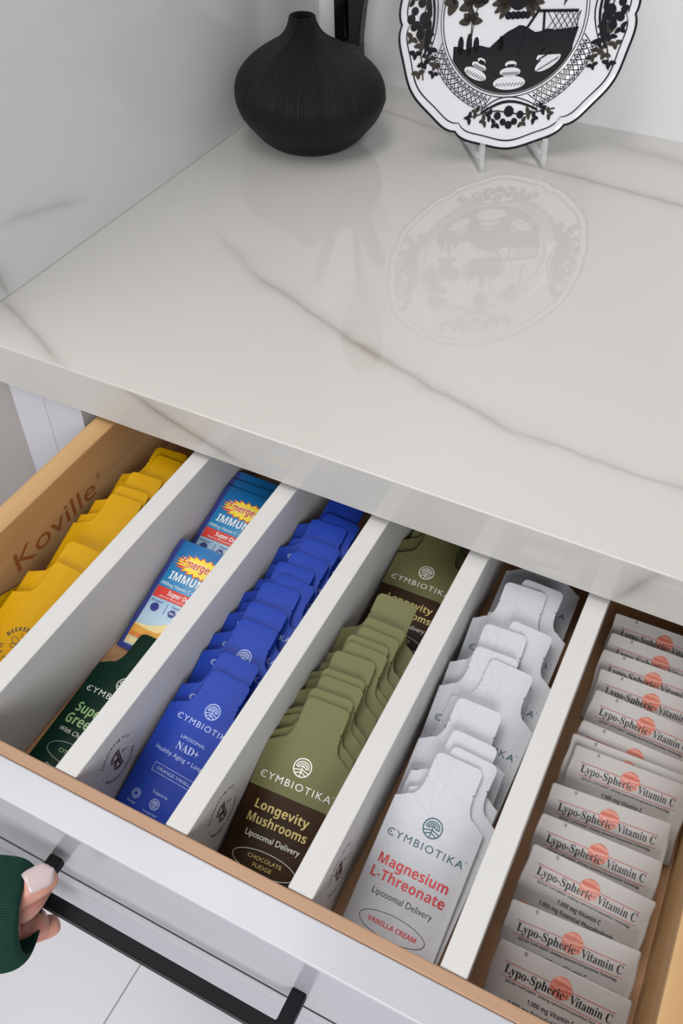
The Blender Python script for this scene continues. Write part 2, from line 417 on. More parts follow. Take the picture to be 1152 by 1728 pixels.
for i, (x0, x1) in enumerate(DIV):
    d = empty('drawer_divider', ((x0+x1)/2, YF0, ZF))
    tag(d, 'white divider board between the ' + between[i], 'divider', 'white divider boards in the drawer')
    hw = (x1-x0)/2
    bd = box('board', (-hw, 0.0003, 0.0002), (hw, 0.478, 0.0658), M_divider, d, 0.0007)
    if i in (1, 2, 3):
        sy, sz = -0.2185-YF0, 0.0375
        me = STAMP.mesh3('ink_stamp', lambda x, y: (hw+0.0002, sy-x, sz-y))
        s_ = obj('ink_stamp', me, M_stamp, bd)
        s_['label'] = 'round brown ink stamp with an ornate letter'

# ------------------------------------------------------------------ spouted pouches
PW, PL = 0.027, 0.121
def hw_pouch(y, w=PW, s=1.0):
    """half width of the pouch outline at height y"""
    y = y/s
    if y < 0.002: return w-0.0004*(1-y/0.002)
    if y < 0.0885: return w
    if y < 0.0925: return w-(w-0.0200)*((y-0.0885)/0.004)**0.8
    if y < 0.104: return 0.0200-0.0057*math.sqrt(max(0, 1-((0.104-y)/0.0115)**2))
    if 0.1049 < y < 0.1061: return 0.0131
    if y < 0.117: return 0.0143
    return 0.0143-0.004+math.sqrt(max(0, 0.004**2-(min(y, PL)-0.117)**2))
def h_pouch(x, y, w=PW, seed=0, curl=0.0, puff=1.0):
    e = min(hw_pouch(y, w)-abs(x), y+0.001)
    body = 1-smooth(0.078, 0.094, y)
    t = 0.0004+0.0012*puff*smooth(0.0035, 0.011, e)*body
    t += 0.00022*math.sin(y*260+x*90+seed)*smooth(0.002, 0.01, e)*body*0.5
    t += 0.0003*noise.noise((x*60+seed*3.1, y*40, seed))*(0.4+body)
    if y > 0.088: t -= curl*(y-0.088)**2
    return t
ROWS = [0, 0.001, 0.003, 0.008, 0.015, 0.023, 0.031, 0.04, 0.049, 0.058, 0.066, 0.073, 0.079, 0.084, 0.0875, 0.0885, 0.0892, 0.09, 0.091, 0.092, 0.0925, 0.0929, 0.0936, 0.0948, 0.0962, 0.0980, 0.100, 0.1022, 0.104, 0.1048, 0.1055, 0.1062, 0.108, 0.111, 0.114, 0.117, 0.1182, 0.1192, 0.12, 0.1206, 0.121]
COLS = [-1, -0.97, -0.9, -0.78, -0.6, -0.4, -0.2, 0, 0.2, 0.4, 0.6, 0.78, 0.9, 0.97, 1]
def shell(name, rows, hwf, hf, back=0.6, cols=COLS):
    v, f = [], []; n, m = len(rows), len(cols)
    for side in (0, 1):
        for y in rows:
            w = hwf(y)
            for c in cols:
                z = hf(c*w, y)
                if side: z = z-0.0008-0.0012*smooth(0.003, 0.012, min(w-abs(c*w), y+0.001))*back
                v.append((c*w, y, z))
    o = n*m
    for i in range(n-1):
        for k in range(m-1):
            a = i*m+k; f.append((a, a+1, a+m+1, a+m)); f.append((o+a, o+a+m, o+a+m+1, o+a+1))
    for i in range(n-1):
        for k in (0, m-1):
            a = i*m+k; q = (a, a+m, o+a+m, o+a) if k == 0 else (a, o+a, o+a+m, a+m); f.append(q)
    for k in range(m-1):
        f.append((k, o+k, o+k+1, k+1)); a = (n-1)*m+k; f.append((a, a+1, o+a+1, o+a))
    return pydata(name, v, f, True)
def film(name, col, rough=0.42, sheen=0.0, split=None, lines=None, wr=0.25):
    """printed foil: plain colour, optional lower colour below y = split[0], optional faint line network"""
    m, nt, b = mat_base(name); L = nt.links.new
    tc = N(nt, 'ShaderNodeTexCoord'); cur = None
    rgb = N(nt, 'ShaderNodeRGB'); rgb.outputs[0].default_value = col; cur = rgb.outputs[0]
    if split:
        sep = N(nt, 'ShaderNodeSeparateXYZ'); L(tc.outputs['Object'], sep.inputs[0])
        c = N(nt, 'ShaderNodeMath', operation='LESS_THAN'); c.inputs[1].default_value = split[0]; L(sep.outputs[1], c.inputs[0])
        mx = N(nt, 'ShaderNodeMix', data_type='RGBA'); mx.inputs[7].default_value = split[1]; L(c.outputs[0], mx.inputs[0]); L(cur, mx.inputs[6]); cur = mx.outputs[2]
    if lines:
        for sc_, st in ((38, 1.0), (21, 0.8)):
            vo = N(nt, 'ShaderNodeTexVoronoi', feature='DISTANCE_TO_EDGE'); vo.inputs['Scale'].default_value = sc_; L(tc.outputs['Object'], vo.inputs['Vector'])
            mr = N(nt, 'ShaderNodeMapRange'); mr.inputs[1].default_value = 0.004; mr.inputs[2].default_value = 0.014; mr.inputs[3].default_value = 0.5*st; mr.inputs[4].default_value = 0; L(vo.outputs['Distance'], mr.inputs[0])
            mx = N(nt, 'ShaderNodeMix', data_type='RGBA'); mx.inputs[7].default_value = lines; L(mr.outputs[0], mx.inputs[0]); L(cur, mx.inputs[6]); cur = mx.outputs[2]
    L(cur, b.inputs['Base Color']); b.inputs['Roughness'].default_value = rough; b.inputs['Specular IOR Level'].default_value = 0.14
    nb = N(nt, 'ShaderNodeTexNoise'); nb.inputs['Scale'].default_value = 70; nb.inputs['Detail'].default_value = 4; nb.inputs['Distortion'].default_value = 0.8; L(tc.outputs['Object'], nb.inputs['Vector'])
    bp = N(nt, 'ShaderNodeBump'); bp.inputs['Strength'].default_value = wr; bp.inputs['Distance'].default_value = 0.0015; L(nb.outputs[0], bp.inputs['Height']); L(bp.outputs[0], b.inputs['Normal'])
    return m
def ink_mat(name, col, rough=0.45): return plain(name, col, rough, var=0.02)
M_white_ink = ink_mat('white_ink', srgb(222, 222, 218)); M_pale_ink = ink_mat('pale_blue_ink', srgb(170, 184, 226))
M_teal_ink = ink_mat('teal_ink', srgb(36, 82, 94)); M_red_ink = ink_mat('red_ink', srgb(196, 52, 60)); M_dark_ink = ink_mat('dark_ink', srgb(38, 40, 46))
M_gold_ink = ink_mat('gold_ink', srgb(196, 176, 104)); M_green_ink = ink_mat('light_green_ink', srgb(150, 190, 130)); M_black_ink = ink_mat('black_ink', srgb(22, 22, 24))
F_blue = film('blue_foil', srgb(34, 62, 158), 0.4); F_olive = film('olive_foil', srgb(106, 106, 70), 0.42, split=(0.0615, srgb(46, 27, 5)))
F_white = film('white_foil', srgb(190, 191, 197), 0.4, lines=srgb(178, 180, 186)); F_green = film('dark_green_foil', srgb(6, 42, 30), 0.42)
F_yellow = film('yellow_foil', srgb(194, 146, 0), 0.45, wr=0.4)

def emblem(k, cx, cy, r):
    w = r*0.13
    k.ring(cx, cy, r, r, w, n=40)
    for q in (0.72, 0.48, 0.24): k.ring(cx, cy+r*0.02, r*q, r*q*0.92, w*0.9, 0, math.pi, 20)
    for a, b in (((-0.72, 0.0), (-0.30, 0.0)), ((0.30, 0.0), (0.72, 0.0)), ((0, 0.22), (0, -0.95)), ((0, -0.18), (-0.85, -0.42)), ((0, -0.18), (0.85, -0.42)), ((0, -0.45), (-0.62, -0.74)), ((0, -0.45), (0.62, -0.74))):
        k.stroke([(cx+a[0]*r, cy+a[1]*r), (cx+b[0]*r, cy+b[1]*r)], w*0.9)
def frame(x0, y0, x1, y1, n=14):
    c = [(x0, y0), (x1, y0), (x1, y1), (x0, y1)]; out = []
    for i in range(4):
        a, b = c[i], c[(i+1) % 4]; out += [(a[0]+(b[0]-a[0])*j/n, a[1]+(b[1]-a[1])*j/n) for j in range(n)]
    return out
def brand_ink():
    k = Ink(); emblem(k, 0, 0.0803, 0.0054)
    k.text('CYMBIOTIKA', 0, 0.0672, w=0.0455, h=0.0042, spacing=1.22)
    k.disc(-0.02085, 0.0693, 0.0005, n=10, rings=1)
    k.text('®', 0.0236, 0.0712, h=0.0009)
    return k
def mk_set(kind):
    """list of (part name, Ink, material)"""
    out = []
    if kind == 'blue':
        k = Ink(); emblem(k, 0.0008, 0.0878, 0.0048)
        k.text('CYMBIOTIKA', 0.0015, 0.0757, w=0.0395, h=0.0037, spacing=1.2); k.disc(-0.01675, 0.07755, 0.00045, n=10, rings=1); k.text('®', 0.0220, 0.0788, h=0.0009)
        out.append(('brand_lettering', k, M_pale_ink))
        k = Ink(); k.text('LIPOSOMAL', -0.0005, 0.0661, w=0.0178, h=0.0020); k.text('NAD+', -0.0012, 0.0592, w=0.0158, h=0.0046, style='serif')
        k.text('Healthy Aging + Longevity', 0, 0.0538, w=0.0415, h=0.0027)
        k.stroke(frame(-0.0155, 0.0416, 0.0155, 0.0468), 0.00028, True); k.text('ORANGE VANILLA', 0, 0.0432, w=0.0265, h=0.0020)
        k.text('Supports', -0.0025, 0.0308, w=0.0105, h=0.0018)
        k.ring(-0.0168, 0.0256, 0.0030, 0.0030, 0.0003, n=24); k.ring(-0.0168, 0.0256, 0.0018, 0.0018, 0.0007, n=20)
        emblem(k, -0.0028, 0.0252, 0.0031); k.text('Energy*', -0.0168, 0.0198, w=0.007, h=0.0014); k.text('Longevity*', -0.0028, 0.0190, w=0.0105, h=0.0014)
        out.append(('product_lettering', k, M_pale_ink))
    if kind == 'olive':
        out.append(('brand_lettering', brand_ink(), M_white_ink))
        k = Ink(); k.text('Longevity', -0.001, 0.0500, w=0.0345, h=0.0050, style='bold'); k.text('Mushrooms', -0.001, 0.0420, w=0.038, h=0.0050, style='bold')
        k.text('CHOCOLATE', 0, 0.0240, w=0.0215, h=0.0022); k.text('FUDGE', 0, 0.0200, w=0.012, h=0.0022)
        out.append(('product_lettering', k, M_gold_ink))
        k = Ink(); k.text('Liposomal Delivery', 0, 0.0345, w=0.0345, h=0.0034); k.ring(0, 0.0230, 0.0198, 0.0062, 0.0003, n=60)
        out.append(('delivery_lettering', k, M_white_ink))
    if kind == 'white':
        out.append(('brand_lettering', brand_ink(), M_teal_ink))
        k = Ink(); k.text('Magnesium', -0.0006, 0.0518, w=0.0415, h=0.0054, style='bold'); k.text('L-Threonate', -0.0006, 0.0438, w=0.0438, h=0.0054, style='bold')
        k.text('VANILLA CREAM', 0, 0.0225, w=0.0285, h=0.0026, style='bold')
        out.append(('product_lettering', k, M_red_ink))
        k = Ink(); k.text('Liposomal Delivery', 0, 0.0362, w=0.0355, h=0.0036); k.ring(0, 0.0236, 0.0192, 0.0062, 0.00032, n=60)
        out.append(('delivery_lettering', k, M_dark_ink))
    if kind == 'green':
        out.append(('brand_lettering', brand_ink(), M_white_ink))
        k = Ink(); k.text('Super', -0.0195, 0.0515, w=0.021, h=0.0068, style='bold', align='L'); k.text('Greens', -0.0215, 0.0425, w=0.028, h=0.0068, style='bold', align='L')
        k.text('CITRUS LIME', 0, 0.0235, w=0.022, h=0.0026)
        out.append(('product_lettering', k, M_green_ink))
        k = Ink(); k.text('With Chlorophyll', -0.0205, 0.0360, w=0.031, h=0.0032, align='L', shear=0.25); k.ring(0, 0.0245, 0.0198, 0.0068, 0.0002, n=60); k.text('Dietary Supplement', -0.013, 0.0120, w=0.0300, h=0.0024, align='L')
        out.append(('delivery_lettering', k, M_white_ink))
    if kind == 'yellow':
        k = Ink(); k.arc_text("BEEKEEPER'S", 0, 0.058, 0.0105, 0.0029, math.pi/2+0.05, True, 'bold', 1.02); k.arc_text('NATURALS', 0, 0.058, 0.0105, 0.0029, -math.pi/2, False, None, 1.25)
        for s in (-1, 1):
            k.ring(s*0.0036, 0.0605, 0.0036, 0.0019, 0.0004, n=20, rot=s*0.35); k.stroke([(s*0.0008, 0.064), (s*0.0022, 0.0668)], 0.0004)
            k.ring(s*0.0030, 0.0572, 0.0026, 0.0014, 0.0004, n=18, rot=-s*0.3)
        k.disc(0, 0.0575, 0.0016, 0.0048, n=16, rings=1)
        out.append(('emblem', k, M_black_ink))
    return out
YS = {'blue': 0.925}
FOIL = {'blue': F_blue, 'olive': F_olive, 'white': F_white, 'green': F_green, 'yellow': F_yellow}
_pm = {}
def pouch_meshes(kind, variant):
    key = (kind, variant)
    if key not in _pm:
        curl = 3.5 if kind == 'blue' else 1.2
        w = 0.029 if kind == 'yellow' else PW
        q = YS.get(kind, 1.0)
        surf = lambda x, y: h_pouch(x, y/q, w, variant*1.7, curl)
        body = shell('foil_body', [y*q for y in ROWS], lambda y: hw_pouch(y/q, w), surf)
        body.materials.append(FOIL[kind])
        parts = []
        for nm, k, mt in mk_set(kind):
            me = k.mesh(nm, surf, 0.00016); me.materials.append(mt); parts.append((nm, me))
        _pm[key] = (body, parts)
    return _pm[key]
def place(root, x, b, z, alpha, phi=0.0, tilt=0.0):
    root.matrix_basis = Matrix.Translation((x, b, z)) @ Matrix.Rotation(tilt, 4, 'Y') @ Matrix.Rotation(math.radians(alpha), 4, 'X') @ Matrix.Rotation(math.radians(phi), 4, 'Z')
def pouch(kind, variant, x, b, alpha, phi, label, cat, group, z=0.8022, tilt=0.0, top=None):
    r = empty('supplement_pouch'); tag(r, label, cat, group)
    body, parts = pouch_meshes(kind, variant)
    obj('foil_body', body, None, r)
    for nm, me in parts: obj(nm, me, None, r)
    place(r, x, b, z, alpha, phi, tilt)
    return r
def row(kind, data, text, group):
    n = len(data)
    for i, (x, b, al, ph) in enumerate(data):
        lab = text + ', ' + ordn[i] + ' from the drawer front'
        # x is where the spout ends; the body stays centred in its compartment (mid) and turns a little
        mid, free = ph
        c = mid + max(-free, min(free, (x-mid)*0.5)); sn = max(-0.055, min(0.055, (c-x)/0.076))
        pouch(kind, i % 3, c+0.045*sn, b, al, math.degrees(math.asin(sn)), lab, 'pouch', group)
def col(xs, bs, als, mid, free): return [(x, b, a, (mid, free)) for x, b, a in zip(xs, bs, als)]
BLUE = col([.3320, .3286, .3251, .3232, .3204, .3295, .3213, .3274, .3291, .3236, .3309, .3260],
           [-.2466, -.2318, -.2031, -.1873, -.1678, -.1583, -.1472, -.1349, -.1196, -.1002, -.0915, -.0750], [24.0-0.15*i for i in range(12)], .3267, .0006)
row('blue', BLUE, 'royal blue foil pouch with rounded spout', 'blue pouches in a leaning row')
OLIVE = col([.3950, .3905, .3954, .3918, .3925, .3980, .3962, .4000, .4003, .3987, .3990, .3960, .4010],
            [-.2466, -.2395, -.2290, -.2232, -.2081, -.1990, -.1932, -.1846, -.1760, -.1538, -.0680, -.0525, -.0400], [23.5-0.1*i for i in range(10)]+[12.2, 11.3, 10.8], .3990, .0010)
row('olive', OLIVE, 'olive green foil pouch with a brown lower half', 'olive pouches in a leaning row')
WHITE = col([.4796, .4865, .4821, .4767, .4849, .4726, .4715, .4869, .4719, .4820, .4780],
            [-.2466, -.2395, -.2290, -.2065, -.1714, -.1652, -.1453, -.1366, -.1053, -.0985, -.0520], [23.5-0.1*i for i in range(10)]+[16.0], .4778, .0055)
row('white', WHITE, 'white foil pouch with faint grey line network', 'white pouches in a leaning row')
pouch('green', 1, 0.2559, -0.2420, 4.5, 0.0, 'dark green foil pouch lying alone in front of the blue packets', 'pouch', None)
YEL = col([.1850, .1790, .1750, .1720, .1720, .1800, .1690], [-.2290, -.2080, -.1540, -.1440, -.1265, -.1020, -.0930], [20.0, 19.5, 19.0, 18.8, 18.5, 18.0, 17.8], .1790, .0008)
row('yellow', YEL, 'bright yellow foil pouch', 'yellow pouches in a leaning row')

# ------------------------------------------------------------------ rectangular packets
def hw_rect(w, L, seed):
    return lambda y: w/2 + 0.0004*math.sin(y*230+seed) - (0.0010*(1-min(1, y/0.001)) + 0.0010*(1-min(1, (L-y)/0.001)))
def packet_surface(w, L, seed, puff, edge, bend=0.0):
    def f(x, y):
        e = min(w/2-abs(x), y+0.0002, L-y+0.0002)
        t = 0.0004+puff*smooth(edge*0.6, edge*2.2, e)
        t += 0.00025*noise.noise((x*70+seed*5, y*70, seed))*smooth(0, edge, e)*2
        return t+bend*(x*x)
    return f
def rows_for(L): return [0, 0.0006, 0.0015] + [L*i/14 for i in range(1, 14)] + [L-0.0015, L-0.0006, L]
# wide vitamin sachets
M_sachet = film('pale_sachet_foil', srgb(172, 167, 165), 0.36, wr=0.3)
M_orange = None
def orange_mat():
    m, nt, b = mat_base('orange_print'); L = nt.links.new
    tc = N(nt, 'ShaderNodeTexCoord'); wv = N(nt, 'ShaderNodeTexWave', wave_type='BANDS', bands_direction='Y'); wv.inputs['Scale'].default_value = 110; wv.inputs['Distortion'].default_value = 6; wv.inputs['Detail'].default_value = 3; wv.inputs['Detail Scale'].default_value = 1.2
    L(tc.outputs['Object'], wv.inputs['Vector']); cr = N(nt, 'ShaderNodeValToRGB'); cr.color_ramp.elements[0].color = srgb(174, 88, 70); cr.color_ramp.elements[1].color = srgb(196, 132, 116)
    L(wv.outputs[0], cr.inputs[0]); L(cr.outputs[0], b.inputs['Base Color']); b.inputs['Roughness'].default_value = 0.4; return m
M_orange = orange_mat(); M_line = ink_mat('brick_red_ink', srgb(176, 62, 58)); M_wedge = ink_mat('coral_ink', srgb(222, 130, 112)); M_notch = ink_mat('grey_notch', srgb(120, 114, 112))
SW, SL = 0.069, 0.047
def sachet_set():
    out = []
    k = Ink(); k.disc(0.0010, SL-0.0093, 0.0056, n=32, rings=4); out.append(('orange_disc', k, M_orange))
    k = Ink(); y = SL
    def hline(x0, x1, yy, w):
        k.stroke([(x0+(x1-x0)*i/16, yy) for i in range(17)], w)
    hline(-0.0285, -0.0042, y-0.0086, 0.0003); hline(0.0062, 0.0285, y-0.0086, 0.0003); hline(-0.0285, 0.0285, y-0.0160, 0.0003); out.append(('red_rules', k, M_line))
    k = Ink(); k.text('Lypo-Spheric', -0.0275, y-0.0141, w=0.0310, h=0.0046, style='serif', align='L'); k.text('®', 0.0040, y-0.0118, h=0.0011, align='L')
    k.text('Vitamin C', 0.0064, y-0.0141, w=0.0213, h=0.0046, style='serif', align='L', offset=-0.004); out.append(('brand_lettering', k, M_black_ink))
    k = Ink(); k.text('DIETARY SUPPLEMENT', -0.0255, y-0.0182, w=0.0165, h=0.0013, style='bold', align='L'); k.text('Utilizing Liposomal Encapsulation Technology', -0.0082, y-0.0182, w=0.0345, h=0.0013, style='bold', align='L')
    k.text('1,000 mg Vitamin C', 0, y-0.0238, w=0.0240, h=0.0023, style='bold'); k.text('1,000 mg Essential Phospholipids', 0, y-0.0284, w=0.0415, h=0.0023, style='bold'); out.append(('dose_lettering', k, M_dark_ink))
    k = Ink(); k.band([(-0.030, y-0.0345), (0.0, y-0.0352), (0.030, y-0.0352)], [(-0.030, y-0.0305), (0.008, y-0.0330), (0.030, y-0.0345)], 20, 3); out.append(('coral_band', k, M_wedge))
    k = Ink(); k.disc(-0.0200, y-0.0016, 0.0009, 0.0012, n=12, rings=1); out.append(('tear_notch', k, M_notch))
    return out
_sm = {}
def sachet_meshes(v):
    if v not in _sm:
        sf = packet_surface(SW, SL, v*2.3, 0.0012, 0.004)
        me = shell('foil_body', rows_for(SL), hw_rect(SW, SL, v), sf, 0.5); me.materials.append(M_sachet)
        ps = []
        for nm, k, mt in sachet_set():
            q = k.mesh(nm, sf, 0.00028 if nm in ('brand_lettering',) else 0.00018); q.materials.append(mt); ps.append((nm, q))
        _sm[v] = (me, ps)
    return _sm[v]
LY = [(0.5327, -0.2112, 0.6), (0.5312, -0.1886, 3.0), (0.5322, -0.1550, -1.5), (0.5305, -0.1347, 1.5), (0.5302, -0.1130, 4.0), (0.5318, -0.0762, 1.0), (0.5340, -0.0648, -1.0), (0.5354, -0.0392, -1.5), (0.5340, -0.0215, 1.0), (0.5312, -0.0050, 1.5), (0.5325, 0.0110, 0.5), (0.5312, 0.0290, 1.0)]
for i, (xl, yt, ph) in enumerate(LY):
    al = 40.0 - i*0.6; t = math.radians(al); p = math.radians(ph)
    r = empty('vitamin_sachet'); tag(r, 'wide pale foil sachet with orange disc, %s from the drawer front' % ordn[i], 'sachet', 'wide vitamin sachets in a leaning row')
    me, ps = sachet_meshes(i % 3); obj('foil_body', me, None, r)
    for nm, q in ps: obj(nm, q, None, r)
    # top left corner known: local (-SW/2, SL)
    lx, ly = -SW/2*math.cos(p)-SL*math.sin(p), -SW/2*math.sin(p)+SL*math.cos(p)
    place(r, xl-lx, yt-ly*math.cos(t), 0.8025+0.0008, al, ph)
r = empty('vitamin_sachet'); tag(r, 'wide pale foil sachet slipped sideways against the right drawer side', 'sachet', 'wide vitamin sachets in a leaning row')
me, ps = sachet_meshes(1); obj('foil_body', me, None, r)
for nm, q in ps: obj(nm, q, None, r)
place(r, 0.5715, -0.1195, 0.8033, 38, 2.0)

# blue drink-mix packets
EW, EL = 0.0565, 0.0905
def grad_film():
    m, nt, b = mat_base('drink_mix_foil'); L = nt.links.new
    tc = N(nt, 'ShaderNodeTexCoord'); sep = N(nt, 'ShaderNodeSeparateXYZ'); L(tc.outputs['Object'], sep.inputs[0])
    mr = N(nt, 'ShaderNodeMapRange'); mr.inputs[1].default_value = 0; mr.inputs[2].default_value = EL; L(sep.outputs[1], mr.inputs[0])
    cr = N(nt, 'ShaderNodeValToRGB'); e = cr.color_ramp.elements
    e[0].position = 0.30; e[0].color = srgb(190, 215, 232); e[1].position = 0.52; e[1].color = srgb(150, 190, 222)
    for p, c in ((0.56, srgb(40, 140, 190)), (0.80, srgb(24, 116, 176)), (1.0, srgb(20, 104, 168))): x = e.new(p); x.color = c
    L(mr.outputs[0], cr.inputs[0])
    # navy side seam
    ab = N(nt, 'ShaderNodeMath', operation='ABSOLUTE'); L(sep.outputs[0], ab.inputs[0])
    gt = N(nt, 'ShaderNodeMapRange'); gt.inputs[1].default_value = EW/2-0.0042; gt.inputs[2].default_value = EW/2-0.0034; L(ab.outputs[0], gt.inputs[0])
    lo = N(nt, 'ShaderNodeMapRange'); lo.inputs[1].default_value = 0.0042; lo.inputs[2].default_value = 0.0036; L(sep.outputs[1], lo.inputs[0])
    mxm = N(nt, 'ShaderNodeMath', operation='MAXIMUM'); L(gt.outputs[0], mxm.inputs[0]); L(lo.outputs[0], mxm.inputs[1])
    mx = N(nt, 'ShaderNodeMix', data_type='RGBA'); mx.inputs[7].default_value = srgb(54, 62, 136); L(mxm.outputs[0], mx.inputs[0]); L(cr.outputs[0], mx.inputs[6])
    L(mx.outputs[2], b.inputs['Base Color']); b.inputs['Roughness'].default_value = 0.3; return m
M_mix = grad_film(); M_yel = ink_mat('yellow_ink', srgb(246, 218, 60)); M_ored = ink_mat('orange_red_ink', srgb(226, 84, 34)); M_red = ink_mat('banner_red_ink', srgb(218, 58, 44)); M_navy = ink_mat('navy_ink', srgb(44, 48, 132)); M_amber = ink_mat('amber_ink', srgb(236, 170, 60)); M_wh = ink_mat('bright_white_ink', srgb(236, 238, 240)); M_cream = ink_mat('cream_ink', srgb(244, 224, 160))
def mix_set():
    out = []
    def burst(sc_):
        cx, cy = 0.003, 0.0735; pts = []
        n = 22; rr = random.Random(3)
        for i in range(n*2):
            a = 2*math.pi*i/(n*2); q = (1.0 if i % 2 == 0 else 0.72+0.08*rr.random())*sc_
            pts.append((cx+0.0225*q*math.cos(a), cy+0.0080*q*math.sin(a)))
        return pts
    def fan(k, pts):
        c = (sum(p[0] for p in pts)/len(pts), sum(p[1] for p in pts)/len(pts)); n = len(pts)
        k.add([c]+pts, [(0, 1+i, 1+(i+1) % n) for i in range(n)])
    k = Ink(); fan(k, burst(1.10)); out.append(('burst_outline', k, M_ored, 0.00018))
    k = Ink(); fan(k, burst(0.98)); out.append(('burst', k, M_yel, 0.00026))
    k = Ink(); k.text('Emergen-C', 0.002, 0.0713, w=0.0325, h=0.0060, style='bold', offset=0.03); out.append(('brand_outline', k, M_wh, 0.00034))
    k = Ink(); k.text('Emergen-C', 0.002, 0.0713, w=0.0320, h=0.0058, style='bold'); out.append(('brand_lettering', k, ink_mat('brand_red_ink', srgb(206, 44, 40)), 0.00042))
    k = Ink(); k.text('IMMUNE+', -0.0175, 0.0585, w=0.036, h=0.0062, style='bold', align='L'); k.text('1000mg Vitamin C • Vitamin D', -0.0205, 0.0530, w=0.041, h=0.0026, align='L'); out.append(('product_lettering', k, M_wh, 0.0002))
    k = Ink(); k.rect(-0.0215, 0.0425, 0.0262, 0.0512, 18, 5); out.append(('red_banner', k, M_red, 0.00016))
    k = Ink(); k.text('Super Orange', -0.011, 0.0464, w=0.026, h=0.0034, align='L', style='bold'); k.text('Natural Flavored Fizzy Drink Mix', -0.016, 0.0438, w=0.034, h=0.0013, align='L'); out.append(('banner_lettering', k, M_wh, 0.00026))
    k = Ink(); k.text('Activates*', -0.0205, 0.0392, w=0.010, h=0.0018, align='L'); k.text('Supports*', -0.003, 0.0392, w=0.010, h=0.0018, align='L'); k.stroke([(-0.0065, 0.0405), (-0.0065, 0.0325)], 0.0003)
    k.disc(-0.0150, 0.0352, 0.0033, n=20, rings=1); k.disc(-0.0005, 0.0350, 0.0032, n=6, rings=1); k.disc(0.0068, 0.0350, 0.0032, n=6, rings=1); k.disc(0.0141, 0.0350, 0.0032, n=6, rings=1); out.append(('health_icons', k, M_navy, 0.0002))
    k = Ink(); k.text('Zinc', -0.0005, 0.0343, w=0.0040, h=0.0015, style='bold'); k.text('C', 0.0068, 0.0342, h=0.0018, style='bold'); k.text('D', 0.0141, 0.0342, h=0.0018, style='bold'); out.append(('icon_lettering', k, M_wh, 0.0003))
    k = Ink()
    k.band([(-0.0222, 0.0100), (0.0265, 0.0100)], [(-0.0222, 0.0195), (-0.012, 0.0205), (-0.004, 0.0235), (0.0015, 0.0272), (0.0045, 0.0278), (0.009, 0.0252), (0.015, 0.0210), (0.0265, 0.0190)], 24, 6); out.append(('powder_print', k, M_amber, 0.00016))
    k = Ink(); k.band([(-0.0222, 0.0192), (-0.012, 0.0182), (-0.004, 0.0180), (0.002, 0.0205), (0.007, 0.0255)], [(-0.0222, 0.0200), (-0.012, 0.0210), (-0.004, 0.0240), (0.0015, 0.0272), (0.007, 0.0266)], 18, 3); out.append(('powder_highlight', k, M_cream, 0.00022))
    k = Ink(); k.text('DIETARY SUPPLEMENT', -0.0215, 0.0105, w=0.030, h=0.0028, style='bold', align='L'); out.append(('supplement_lettering', k, M_ored, 0.0003))
    k = Ink(); k.rect(-0.0220, 0.0048, 0.0180, 0.0093, 16, 4); out.append(('text_panel', k, M_cream, 0.00016))
    k = Ink()
    for q in range(4): k.stroke([(-0.0205, 0.0058+q*0.0010), (0.0130, 0.0058+q*0.0010)], 0.0003)
    out.append(('fine_print', k, M_ored, 0.00026))
    return out
sfE = packet_surface(EW, EL, 1.3, 0.0010, 0.003)
meE = shell('foil_body', rows_for(EL), hw_rect(EW, EL, 2), sfE, 0.5); meE.materials.append(M_mix)
psE = []
for nm, k, mt, off in mix_set():
    k.v = [(x-0.0025, y) for x, y in k.v]; q = k.mesh(nm, sfE, off); q.materials.append(mt); psE.append((nm, q))
for i, (x, b, al, ph) in enumerate([(0.2546, -0.1335, 16.5, 0.0), (0.2534, -0.0690, 16.0, -0.5), (0.2540, -0.0600, 15.7, 0.3), (0.2532, -0.0510, 15.4, 0)]):
    r = empty('drink_mix_packet'); tag(r, 'blue drink mix packet with yellow burst, %s from the dark green pouch' % ordn[i], 'packet', 'blue drink mix packets')
    obj('foil_body', meE, None, r)
    for nm, q in psE: obj(nm, q, None, r)
    place(r, x, b, 0.8022, al, ph)

# folded yellow pouch standing against the left drawer side
def folded():
    L = 0.115; rows = [L*i/24 for i in range(25)]
    hw = lambda y: (0.0105 + 0.0006*math.sin(y*190)) * (1 if y < 0.09 else max(0.25, 1-(y-0.09)/0.034))
    sf = lambda x, y: 0.0008+0.0009*math.sin(y*150+x*300)+0.0006*noise.noise((x*150, y*90, 3))
    me = shell('foil_body', rows, hw, sf, 0.5); me.materials.append(F_yellow); return me
r = empty('supplement_pouch'); tag(r, 'crumpled folded yellow pouch standing on edge against the wooden drawer side', 'pouch')
obj('foil_body', folded(), None, r)
r.matrix_basis = Matrix.Translation((0.1425, -0.2425, 0.8140)) @ Matrix.Rotation(math.radians(72), 4, 'Y')

